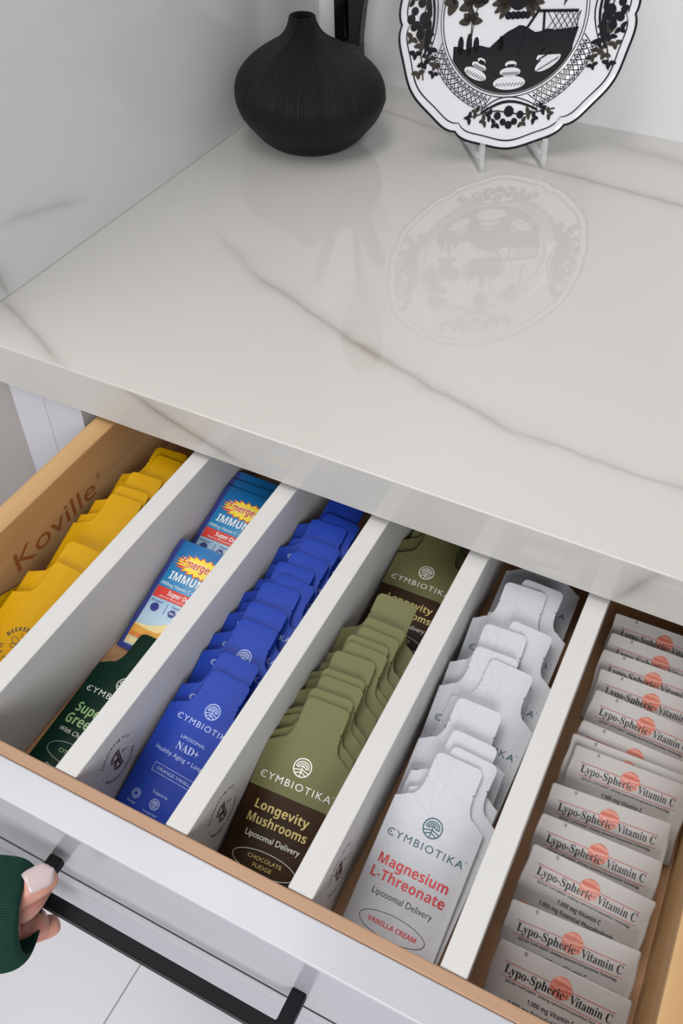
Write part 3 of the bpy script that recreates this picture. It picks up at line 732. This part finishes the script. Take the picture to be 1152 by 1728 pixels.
# ------------------------------------------------------------------ round black vase
def vase_mat():
    m, nt, b = mat_base('ribbed_black_ceramic'); L = nt.links.new
    tc = N(nt, 'ShaderNodeTexCoord'); sp = N(nt, 'ShaderNodeSeparateXYZ'); L(tc.outputs['Object'], sp.inputs[0])
    at = N(nt, 'ShaderNodeMath', operation='ARCTAN2'); L(sp.outputs[1], at.inputs[0]); L(sp.outputs[0], at.inputs[1])
    zz = N(nt, 'ShaderNodeMath', operation='MULTIPLY_ADD'); L(at.outputs[0], zz.inputs[0]); zz.inputs[1].default_value = 62; L(sp.outputs[2], zz.inputs[2])
    nz = N(nt, 'ShaderNodeTexNoise', noise_dimensions='1D'); nz.inputs['Scale'].default_value = 1; nz.inputs['Detail'].default_value = 2; L(zz.outputs[0], nz.inputs['W'])
    bp = N(nt, 'ShaderNodeBump'); bp.inputs['Strength'].default_value = 0.8; bp.inputs['Distance'].default_value = 0.0016; L(nz.outputs[0], bp.inputs['Height']); L(bp.outputs[0], b.inputs['Normal'])
    b.inputs['Base Color'].default_value = srgb(21, 20, 20); b.inputs['Roughness'].default_value = 0.48; b.inputs['Specular IOR Level'].default_value = 0.22; return m
prof = [(0.0005, 0.0), (0.041, 0.0), (0.0455, 0.0012), (0.0550, 0.0078), (0.064, 0.0175), (0.0735, 0.029), (0.0785, 0.040), (0.0797, 0.049), (0.0780, 0.0585), (0.0725, 0.068), (0.063, 0.077), (0.052, 0.0845), (0.040, 0.0912), (0.030, 0.0965), (0.0225, 0.102), (0.0178, 0.1075), (0.0150, 0.113), (0.0138, 0.117), (0.0134, 0.1188), (0.0122, 0.1196), (0.0108, 0.1188), (0.0100, 0.114), (0.0105, 0.10), (0.004, 0.099)]
v_ = empty('round_vase', (0.0800, 0.4370, 0.91)); tag(v_, 'matte black bulbous vase with fine ribs and narrow neck on the counter', 'vase')
prof = prof[:2]+catmull([(r*0.965, z) for r, z in prof[1:]], 4)[1:]
obj('vase_body', lathe('vase_body', prof, 96, lambda z: -0.0075*smooth(0.04, 0.12, z)), vase_mat(), v_)

# ------------------------------------------------------------------ tall black ornament behind the vase
M_gloss = plain('glossy_black', srgb(16, 16, 18), 0.12, 0.5, var=0.02); M_satin = plain('satin_black', srgb(40, 40, 44), 0.35, 0.5, var=0.03)
orn = empty('tall_ornament', (0.0685, 0.553, 0.91)); tag(orn, 'tall black ornament with upright prongs on a flared foot behind the vase', 'ornament')
obj('foot', lathe('foot', [(0.0005, 0), (0.0405, 0), (0.041, 0.002), (0.033, 0.009), (0.024, 0.020), (0.018, 0.034), (0.0155, 0.046), (0.0150, 0.060), (0.006, 0.062)], 48), M_satin, orn)
def bar(name, pts, wd, dp, mat):
    v, f = [], []
    for i, (x, z) in enumerate(pts):
        a = pts[max(0, i-1)]; b = pts[min(len(pts)-1, i+1)]; dx, dz = b[0]-a[0], b[1]-a[1]; l = math.hypot(dx, dz)
        w = wd[i] if isinstance(wd, list) else wd
        nx, nz = dz/l*w/2, -dx/l*w/2
        for s, q in ((1, -1), (1, 1), (-1, 1), (-1, -1)): v.append((x+s*nx, q*dp/2, z+s*nz))
    n = len(pts)
    for i in range(n-1):
        for k in range(4): f.append((4*i+k, 4*i+(k+1) % 4, 4*i+4+(k+1) % 4, 4*i+4+k))
    f += [(3, 2, 1, 0), tuple(4*(n-1)+k for k in range(4))]
    me = pydata(name, v, f); bm = bmesh.new(); bm.from_mesh(me); bmesh.ops.recalc_face_normals(bm, faces=bm.faces)
    bmesh.ops.bevel(bm, geom=[e for e in bm.edges if len(e.link_faces) == 2 and e.calc_face_angle() > 0.6], offset=0.0012, segments=2, affect='EDGES'); bm.to_mesh(me); bm.free()
    return obj(name, me, mat, orn)
bar('prong', [(-0.0098, 0.045), (-0.0110, 0.07), (-0.0118, 0.10), (-0.016, 0.135), (-0.028, 0.185), (-0.046, 0.248)], 0.0118, 0.014, M_gloss)
bar('prong', [(0.0062, 0.045), (0.0068, 0.07), (0.0080, 0.10), (0.016, 0.13), (0.030, 0.165), (0.046, 0.201)], [0.012, 0.0135, 0.017, 0.016, 0.015, 0.0145], 0.014, M_satin)
c_ = bar('stem', [(-0.0015, 0.05), (0.0, 0.12), (0.006, 0.20), (0.0135, 0.275)], 0.008, 0.006, M_gloss); c_.location = (0, 0.014, 0)
hd_ = lathe('oval_head', [(0.0003, -0.06), (0.012, -0.054), (0.024, -0.036), (0.0315, -0.010), (0.0325, 0.012), (0.027, 0.036), (0.015, 0.053), (0.0003, 0.06)], 32)
o_ = obj('oval_head', hd_, M_satin, orn); o_.location = (0.0145, 0.014, 0.332); o_.scale = (1, 0.3, 1)

# ------------------------------------------------------------------ plate on an acrylic stand
PR = 0.11625; PSI, BETA = 0.62, 0.108
plate = empty('decorative_plate')
tag(plate, 'white scalloped porcelain plate with black garden decoration propped on edge', 'plate')
e1 = Vector((math.cos(PSI), math.sin(PSI), 0)); back = Vector((-math.sin(PSI), math.cos(PSI), 0))
e2 = math.cos(BETA)*Vector((0, 0, 1))+math.sin(BETA)*back; en = e1.cross(e2)
pb = Vector((0.2800, 0.4822, 0.9236)); pc = pb+e2*PR
mp_ = Matrix((e1, e2, en)).transposed().to_4x4(); mp_.translation = pc; plate.matrix_basis = mp_
def scallop(a):
    t = ((a/(math.pi/3)) % 1.0)             # 0 at a cusp
    d = min(t, 1-t)
    return 1.0-0.030*math.exp(-d/0.07)+0.010*math.cos(2*math.pi*(t-0.5)*2)*(1-math.exp(-d/0.1))
def plate_z(r):
    q = r/PR
    if q < 0.60: return -0.0155
    if q < 0.70: return -0.0155+0.0075*smooth(0.60, 0.70, q)
    return -0.0080+0.0080*((q-0.70)/0.30)**1.2
def plate_mesh():
    n = 180; rs = [0.0, 0.2, 0.4, 0.55, 0.60, 0.62, 0.645, 0.67, 0.70, 0.76, 0.82, 0.88, 0.93, 0.955, 0.975, 0.99, 1.0]
    v = [(0, 0, plate_z(0))]; f = []
    def ringv(q, dz, fn):
        for k in range(n):
            a = 2*math.pi*k/n; s = 1+(scallop(a)-1)*smooth(0.8, 1.0, q); r = q*PR*s
            v.append((r*math.cos(a), r*math.sin(a), fn(q)+dz))
    for q in rs[1:]: ringv(q, (0.0006 if q >= 0.99 else 0), lambda q: plate_z(q*PR))
    top = len(rs)-1
    for q, dz in ((1.002, -0.0012), (0.97, -0.0036), (0.85, -0.0042), (0.70, -0.0045), (0.60, -0.0045), (0.58, -0.0075), (0.55, -0.0075), (0.53, -0.0045), (0.3, -0.0045)):
        ringv(q, dz, lambda q: plate_z(min(q, 1)*PR))
    tot = top+9
    for k in range(n): f.append((0, 1+k, 1+(k+1) % n))
    for i in range(tot-1):
        for k in range(n):
            a, b = 1+i*n+k, 1+i*n+(k+1) % n; f.append((a, a+n, b+n, b))
    v.append((0, 0, plate_z(0)-0.0045)); c = len(v)-1; o = 1+(tot-1)*n
    for k in range(n): f.append((c, o+(k+1) % n, o+k))
    return pydata('porcelain_body', v, f, True)
M_porc = plain('glazed_porcelain', srgb(236, 236, 240), 0.07, 0.6, var=0.008)
M_pk = plain('black_glaze', srgb(24, 25, 30), 0.1, 0.6, var=0.1); M_pbr = plain('brown_black_glaze', srgb(66, 58, 50), 0.1, 0.6, bscale=900, var=0.45); M_pg = plain('grey_line_glaze', srgb(96, 92, 84), 0.1, 0.6, var=0.1)
obj('porcelain_body', plate_mesh(), M_porc, plate)
def pmesh(k, name, mat, off=0.00035):
    me = pydata(name, [(x*PR, y*PR, plate_z(math.hypot(x, y)*PR)+off) for x, y in k.v], k.f); return obj(name, me, mat, plate)
def ring_mesh(name, bands):
    v, f = [], []; n = 240
    for q0, q1, amp in bands:
        o = len(v)
        for i in range(n):
            a = 2*math.pi*i/n
            for q in (q0, q1):
                r = q*PR*(1+(scallop(a)-1)*smooth(0.8, 1.0, q)*amp); v.append((r*math.cos(a), r*math.sin(a), plate_z(min(q, 1)*PR)+(0.0011 if q > 0.96 else 0.0006)))
        for i in range(n): a_, b_ = o+2*i, o+2*((i+1) % n); f.append((a_, a_+1, b_+1, b_))
    return obj(name, pydata(name, v, f), M_pk, plate)
ring_mesh('rim_lines', [(0.984, 1.003, 1.0), (0.9240, 0.9345, 1.9), (0.592, 0.600, 1), (0.614, 0.620, 1)])
rr = random.Random(11)
def leafpts(cx, cy, L, W, rot, n=10):
    p = []
    for i in range(n): a = i/n*2*math.pi; x, y = L*math.cos(a)*0.5+L*0.5, W*math.sin(a)*(1-0.35*math.cos(a)); p.append((cx+x*math.cos(rot)-y*math.sin(rot), cy+x*math.sin(rot)+y*math.cos(rot)))
    return p
def sprig(kk, cx, cy, rot, s, n=5):
    for i in range(n):
        a = rot+math.radians(-95+190*i/(n-1)); kk.poly(leafpts(cx, cy, s*(1.0 if i % 2 == 0 else 0.8), s*0.30, a))
def blossom(kk, cx, cy, s, n=6):
    for i in range(n): a = 2*math.pi*i/n; kk.disc(cx+s*0.62*math.cos(a), cy+s*0.62*math.sin(a), s*0.40, n=10, rings=1)
    kk.disc(cx, cy, s*0.3, n=10, rings=1)
# dark ground with a wavy top edge across the lower part of the well
g = Ink(); R_ = 0.588; top = []
for i in range(41):
    x = -0.50+1.02*i/40
    y = -0.235+0.10*smooth(-0.25, 0.05, x)+0.03*abs(math.sin(x*16))+0.05*math.exp(-((x-0.02)/0.09)**2)
    if math.hypot(x, y) < R_: top.append((x, y))
a0 = math.atan2(top[0][1], top[0][0]); a1 = math.atan2(top[-1][1], top[-1][0])
while a0 > 0: a0 -= 2*math.pi
n_ = 48; bot = []
for (x, y) in top:
    bot.append((x, -math.sqrt(max(0, R_*R_-x*x))))
vv = top+bot; nn = len(top)
g.add(vv, [(i, nn+i, nn+i+1, i+1) for i in range(nn-1)])
for x, h in ((-0.44, 0.07), (-0.37, 0.09), (-0.31, 0.06), (-0.10, 0.06)): g.disc(x, -0.20, 0.025, h, n=12, rings=1)
pmesh(g, 'dark_ground', M_pk, 0.00035)
w_ = Ink()
for cx, cy, s, rot in ((0.0, -0.505, 1.0, 0), (-0.30, -0.42, 0.75, -0.45), (0.32, -0.36, 0.85, 0.5)):
    for dy, rx, ry in ((0, 0.14, 0.055), (0.085, 0.09, 0.036), (0.145, 0.05, 0.026)):
        x, y = cx-dy*s*math.sin(rot), cy+dy*s*math.cos(rot)
        w_.disc(x, y, rx*s, ry*s, n=20, rings=1, rot=rot)
pmesh(w_, 'pale_mounds', M_porc, 0.0006)
h_ = Ink()
for cx, cy, s, rot in ((0.0, -0.505, 1.0, 0), (-0.30, -0.42, 0.75, -0.45), (0.32, -0.36, 0.85, 0.5)):
    for dy, rx in ((0, 0.11), (0.085, 0.065), (0.145, 0.03)):
        for j in range(-4, 5):
            x0 = cx-dy*s*math.sin(rot)+rx*s*j/4*math.cos(rot); y0 = cy+dy*s*math.cos(rot)+rx*s*j/4*math.sin(rot)-0.012
            h_.stroke([(x0-0.010, y0-0.012), (x0+0.010, y0+0.012)], 0.006)
# railing beside the ground
h_.stroke([(0.18, 0.03), (0.53, 0.02)], 0.022); h_.stroke([(0.08, -0.13), (0.19, 0.03)], 0.02); h_.stroke([(0.25, -0.12), (0.24, 0.03)], 0.02)
for j in range(6):
    x = 0.27+0.05*j; h_.stroke([(x, -0.12), (min(x+0.10, 0.55), 0.02)], 0.006); h_.stroke([(min(x+0.10, 0.54), -0.12), (x, 0.02)], 0.006)
h_.poly([(0.10, -0.13), (0.55, -0.10), (0.50, -0.30), (0.05, -0.30)])
# lattice band round the lower half of the well, left and right of the bottom spray
for lo, hi in ((196, 254), (286, 344)):
    h_.ring(0, 0, 0.735, 0.735, 0.006, math.radians(lo), math.radians(hi), 40)
    for d in range(lo, hi-5, 4):
        a, b_ = math.radians(d), math.radians(d+8)
        for q0, q1 in ((a, b_), (b_, a)):
            h_.stroke([((0.622+0.113*t/4)*math.cos(q0+(q1-q0)*t/4), (0.622+0.113*t/4)*math.sin(q0+(q1-q0)*t/4)) for t in range(5)], 0.007)
        for rr_ in (0.648, 0.71): h_.disc(rr_*math.cos(a+0.07), rr_*math.sin(a+0.07), 0.009, n=6, rings=1)
pmesh(h_, 'railing_and_lattice', M_pk, 0.00085)
fl = Ink(); br = Ink(); st_ = Ink()
# flowers and leaves in the well
fl.disc(0.015, 0.135, 0.085, 0.095, n=24, rings=2); fl.poly(leafpts(0.015, 0.235, 0.10, 0.03, math.pi/2)); blossom(fl, -0.285, 0.165, 0.075); blossom(fl, 0.04, 0.50, 0.09)
for sgn in (-1, 1):
    for j in range(6): a = math.radians(-58+23*j); br.poly(leafpts(0.015+sgn*0.06, 0.12, 0.165, 0.032, a if sgn > 0 else math.pi-a))
for j in range(5): fl.disc(-0.06+0.04*j, 0.005, 0.03, n=10, rings=1)
for cx, cy, rot, s in ((-0.44, 0.30, 2.2, 0.13), (-0.36, 0.10, 1.8, 0.12), (-0.50, 0.14, 2.6, 0.13), (-0.37, -0.02, 1.6, 0.10), (-0.42, 0.45, 1.9, 0.12), (0.30, 0.42, 0.8, 0.12)): sprig(br, cx, cy, rot, s)
for p in ([(-0.36, -0.18), (-0.34, 0.0), (-0.40, 0.15), (-0.42, 0.32)], [(-0.34, 0.02), (-0.29, 0.14)], [(-0.36, -0.15), (-0.36, 0.0)], [(0.015, 0.2), (0.02, 0.35), (0.06, 0.52)], [(0.09, 0.2), (0.10, 0.33), (0.18, 0.48)], [(0.40, 0.06), (0.42, 0.25), (0.40, 0.5)], [(0.40, 0.08), (0.48, 0.20)], [(0.40, 0.07), (0.45, 0.14)]): st_.stroke(p, 0.008)
st_.ring(0.355, 0.20, 0.035, 0.075, 0.007, n=20, rot=-0.4)
# sprays on the rim: bottom and both sides
def spray(ang, s, r0=0.80):
    c, n = math.cos(ang), math.sin(ang)
    def T(u, v): r = r0+v; return (r*c-u*n, r*n+u*c)
    for u, v, q in ((0, -0.03, 0.055), (-0.10, 0.0, 0.04), (0.10, 0.0, 0.04), (-0.05, 0.05, 0.035), (0.05, 0.05, 0.035), (0, 0.075, 0.04)): fl.disc(*T(u*s, v*s), q*s*0.8, n=12, rings=1)
    for u, v, rot in ((-0.17, -0.01, 2.9), (0.17, -0.01, 0.2), (-0.22, 0.03, 3.3), (0.22, 0.03, -0.1), (-0.12, 0.06, 3.9), (0.12, 0.06, -0.7), (-0.29, -0.04, 2.7), (0.29, -0.04, 0.4), (-0.35, 0.0, 3.0), (0.35, 0.0, 0.1)):
        x, y = T(u*s, v*s); sprig(br if (u*10) % 2 > 1 else fl, x, y, rot+ang+math.pi/2, 0.055*s, 3)
    st_.stroke([T(u*s/10, (-0.02+0.02*math.sin(u*1.2))*s) for u in range(-4, 5)], 0.012)
    fl.stroke([T(u/20*s, (-0.10+0.10*(u/5.0)**2*0.7)*s) for u in range(-5, 6)], 0.018*s)
    fl.stroke([T(u/20*s, (-0.13+0.10*(u/5.0)**2*0.7)*s) for u in range(-5, 6)], 0.008*s)
spray(-math.pi/2, 1.0, 0.745)
for s_a in (math.radians(178), math.radians(2)):
    spray(s_a, 1.12)
spray(math.pi/2, 1.0, 0.745)
for sgn in (-1, 1):
    for j in range(7):
        y = -0.02-0.06*j; x = sgn*(0.80-0.02*j-0.03*(j % 2)); sprig(br if j % 3 else fl, x, y, -math.pi/2+sgn*0.3, 0.075-0.004*j, 3)
    fl.poly(leafpts(sgn*0.72, 0.02, 0.26, 0.022, -math.pi/2+sgn*0.15)); fl.poly(leafpts(sgn*0.72, 0.02, 0.26, 0.022, math.pi/2-sgn*0.15))
pmesh(fl, 'black_blossoms', M_pk, 0.0009); br.add(st_.v, st_.f); pmesh(br, 'brown_leaves', M_pbr, 0.0008)

def glass_mat():
    m, nt, b = mat_base('clear_acrylic'); b.inputs['Base Color'].default_value = (0.96, 0.98, 0.98, 1); b.inputs['Roughness'].default_value = 0.03; b.inputs['IOR'].default_value = 1.3; b.inputs['Alpha'].default_value = 0.28; b.inputs['Roughness'].default_value = 0.08
    return m
M_acr = glass_mat()
es = empty('plate_stand', (pb.x, pb.y, 0.91), PSI); tag(es, 'small clear acrylic easel holding the plate upright', 'plate stand')
for sx in (-0.032, 0.032):
    # side profile in (y: towards the wall, z)
    pr = [(-0.022, 0.0), (0.070, 0.0), (0.070, 0.004), (0.036, 0.004), (0.052, 0.075), (0.048, 0.077), (0.026, 0.0115), (-0.010, 0.0095), (-0.0165, 0.028), (-0.0200, 0.027), (-0.022, 0.010)]
    n = len(pr); v = [(sx-0.0022, y, z) for y, z in pr]+[(sx+0.0022, y, z) for y, z in pr]
    f = [(i, (i+1) % n, n+(i+1) % n, n+i) for i in range(n)]+[tuple(range(n-1, -1, -1)), tuple(range(n, 2*n))]
    me = pydata('hook', v, f); bm = bmesh.new(); bm.from_mesh(me); bmesh.ops.triangulate(bm, faces=[q for q in bm.faces if len(q.verts) > 4]); bmesh.ops.recalc_face_normals(bm, faces=bm.faces); bm.to_mesh(me); bm.free()
    obj('hook', me, M_acr, es)
box('cross_bar', (-0.0297, 0.056, 0.0002), (0.0297, 0.066, 0.0036), M_acr, es)

# ------------------------------------------------------------------ person: hand on the handle with green ribbed cuff
M_skin = None
def skin_mat():
    m, nt, b = mat_base('skin'); L = nt.links.new
    tc = N(nt, 'ShaderNodeTexCoord'); nz = N(nt, 'ShaderNodeTexNoise'); nz.inputs['Scale'].default_value = 45; nz.inputs['Detail'].default_value = 4; L(tc.outputs['Object'], nz.inputs['Vector'])
    cr = N(nt, 'ShaderNodeValToRGB'); cr.color_ramp.elements[0].color = srgb(190, 122, 108); cr.color_ramp.elements[1].color = srgb(222, 164, 142); cr.color_ramp.elements[0].position = 0.3; cr.color_ramp.elements[1].position = 0.7
    L(nz.outputs[0], cr.inputs[0]); L(cr.outputs[0], b.inputs['Base Color']); b.inputs['Roughness'].default_value = 0.45
    b.inputs['Subsurface Weight'].default_value = 0.12; b.inputs['Subsurface Radius'].default_value = (0.01, 0.004, 0.002); b.inputs['Subsurface Scale'].default_value = 0.3
    return m
M_skin = skin_mat()
AX = Vector((0.88, 0.47, -0.02)).normalized()           # from the elbow towards the fingers
CE = Vector((0.3040, -0.3100, 0.8235))                  # middle of the cuff opening
WR = CE-AX*0.045                  # wrist, inside the cuff
person = empty('person', (0, 0, 0)); tag(person, 'hand in a dark green ribbed sleeve pulling the black drawer handle', 'person')
def hand_mesh():
    verts, edges, rad = [], [], []
    def chain(pts, rs, start=None):
        prev = start
        for p, r in zip(pts, rs):
            verts.append(Vector(p)); rad.append(r); i = len(verts)-1
            if prev is not None: edges.append((prev, i))
            prev = i
        return prev
    # wrist first (root), forearm one way, palm the other
    w0 = chain([WR], [0.020]); chain([WR-AX*0.06, WR-AX*0.14], [0.022, 0.026], w0)
    palm = chain([CE-AX*0.022], [0.0168], w0)
    chain([(0.2945, -0.3120, 0.8375), (0.3022, -0.3031, 0.8420), (0.3062, -0.2980, 0.8420), (0.3082, -0.2930, 0.8398), (0.3088, -0.2903, 0.8375)], [0.0086, 0.0084, 0.0078, 0.0066, 0.0052], palm)     # thumb above the bar
    chain([(0.2980, -0.3165, 0.8315), (0.3030, -0.3085, 0.8310), (0.3025, -0.3020, 0.8285), (0.3000, -0.2945, 0.8235), (0.2985, -0.2885, 0.8175)], [0.0085, 0.0080, 0.0072, 0.0064, 0.0054], palm)   # index over the bar
    chain([(0.2935, -0.3165, 0.8100), (0.2970, -0.3110, 0.8015), (0.3010, -0.3055, 0.8000), (0.3040, -0.3020, 0.8005)], [0.0090, 0.0086, 0.0082, 0.0070], palm)   # middle below the bar
    chain([(0.2900, -0.3185, 0.8020), (0.2960, -0.3105, 0.7920), (0.3012, -0.3030, 0.7870), (0.3055, -0.2975, 0.7870)], [0.0084, 0.0078, 0.0070, 0.0058], palm)   # ring
    chain([(0.2860, -0.3200, 0.7990), (0.2905, -0.3130, 0.7870), (0.2945, -0.3070, 0.7820)], [0.0076, 0.0066, 0.0054], palm)   # little
    me = bpy.data.meshes.new('hand'); me.from_pydata(verts, edges, []); me.update()
    o = bpy.data.objects.new('hand', me); COL.objects.link(o)
    o.modifiers.new('skin', 'SKIN'); s = o.modifiers.new('sub', 'SUBSURF'); s.levels = 2; s.render_levels = 2
    for i, d in enumerate(me.skin_vertices[0].data):
        d.radius = (rad[i], rad[i]); d.use_root = (i == 0)
    bpy.context.view_layer.update()
    dg = bpy.context.evaluated_depsgraph_get()
    out = bpy.data.meshes.new_from_object(o.evaluated_get(dg)); bpy.data.objects.remove(o); bpy.data.meshes.remove(me)
    out.name = 'hand'; out.polygons.foreach_set('use_smooth', [True]*len(out.polygons)); out.materials.clear()
    return out
hand = obj('hand', hand_mesh(), M_skin, person); hand['label'] = 'bare fingers curled round the bar with the thumb on top'
M_nail = plain('pale_pink_nail', srgb(204, 184, 184), 0.18, 0.6, var=0.02)
def nail(center, xdir, normal, L, W, lift):
    x = Vector(xdir).normalized(); n = Vector(normal); n = (n-x*n.dot(x)).normalized(); y = n.cross(x)
    v, f = [], []; m, k = 10, 9
    for s in (0, 1):
        for i in range(m+1):
            u = -1+2*i/m; wd = W*(1-0.0*u)*math.sqrt(max(0.05, 1-max(0, u-0.35)**2/0.55**2*0.9))
            if u < -0.7: wd *= 0.85+0.15*(u+1)/0.3
            for j in range(k+1):
                w = -1+2*j/k
                p = Vector(center)+x*(u*L)+y*(w*wd)+n*(lift*(1-w*w)-s*0.0005-0.0008*max(0, u)**2)
                v.append(p)
    o = (m+1)*(k+1)
    for i in range(m):
        for j in range(k):
            a = i*(k+1)+j; f.append((a, a+k+1, a+k+2, a+1)); f.append((o+a, o+a+1, o+a+k+2, o+a+k+1))
    for i in range(m):
        for j in (0, k):
            a = i*(k+1)+j; f.append((a, a+k+1, o+a+k+1, o+a))
    for j in range(k):
        for i in (0, m):
            a = i*(k+1)+j; f.append((a, a+1, o+a+1, o+a))
    me = pydata('nail', v, f, True); bm = bmesh.new(); bm.from_mesh(me); bmesh.ops.recalc_face_normals(bm, faces=bm.faces); bm.to_mesh(me); bm.free()
    return me
obj('nail', nail((0.3067, -0.2962, 0.8473), (0.40, 0.85, -0.22), (0.25, -0.10, 1.0), 0.0078, 0.0064, 0.0022), M_nail, hand)['label'] = 'pale pink thumbnail'
# sleeve: ribbed tube around the wrist
M_knit = plain('dark_green_knit', srgb(34, 66, 55), 0.9, 0.1, 0.5, 900, var=0.2)
SL0 = CE-AX*0.0262+Vector((0, 0, 0.0035))
def sleeve_mesh():
    up = Vector((0, 0, 1)); s = AX.cross(up).normalized(); u = s.cross(AX).normalized()
    n = 640; st = []
    def ring(t, r, ru, rib, off=Vector((0, 0, 0))):
        c = SL0+AX*t; R = []
        for k in range(n):
            a = 2*math.pi*k/n; q = 1+rib*math.cos(130*a)
            R.append(c+s*(r*q*math.cos(a))+u*(ru*q*math.sin(a)))
        return R
    prof = [(-0.22, 0.050, 0.050, 0.0), (-0.16, 0.044, 0.044, 0.0), (-0.09, 0.036, 0.036, 0.004), (-0.06, 0.0330, 0.033, 0.012), (-0.03, 0.0312, 0.0305, 0.018), (0.0, 0.0295, 0.0300, 0.016), (0.015, 0.0282, 0.0296, 0.016), (0.022, 0.0265, 0.0284, 0.016), (0.0262, 0.0235, 0.0258, 0.012), (0.0275, 0.0205, 0.0232, 0.01), (0.0265, 0.0190, 0.0218, 0.0), (0.010, 0.0190, 0.0218, 0.0), (-0.05, 0.0230, 0.0230, 0.0)]
    v, f = [], []
    prof = catmull(prof, 4)
    for (t, r, ru, rib) in prof: v += ring(t, r, ru, rib)
    for i in range(len(prof)-1):
        for k in range(n): f.append((i*n+k, i*n+(k+1) % n, (i+1)*n+(k+1) % n, (i+1)*n+k))
    f.append(tuple(range(n-1, -1, -1)))
    me = pydata('sleeve', v, f, True); bm = bmesh.new(); bm.from_mesh(me); bmesh.ops.recalc_face_normals(bm, faces=bm.faces); bm.to_mesh(me); bm.free()
    return me
obj('sleeve', sleeve_mesh(), M_knit, person)['label'] = 'dark green ribbed knit cuff'
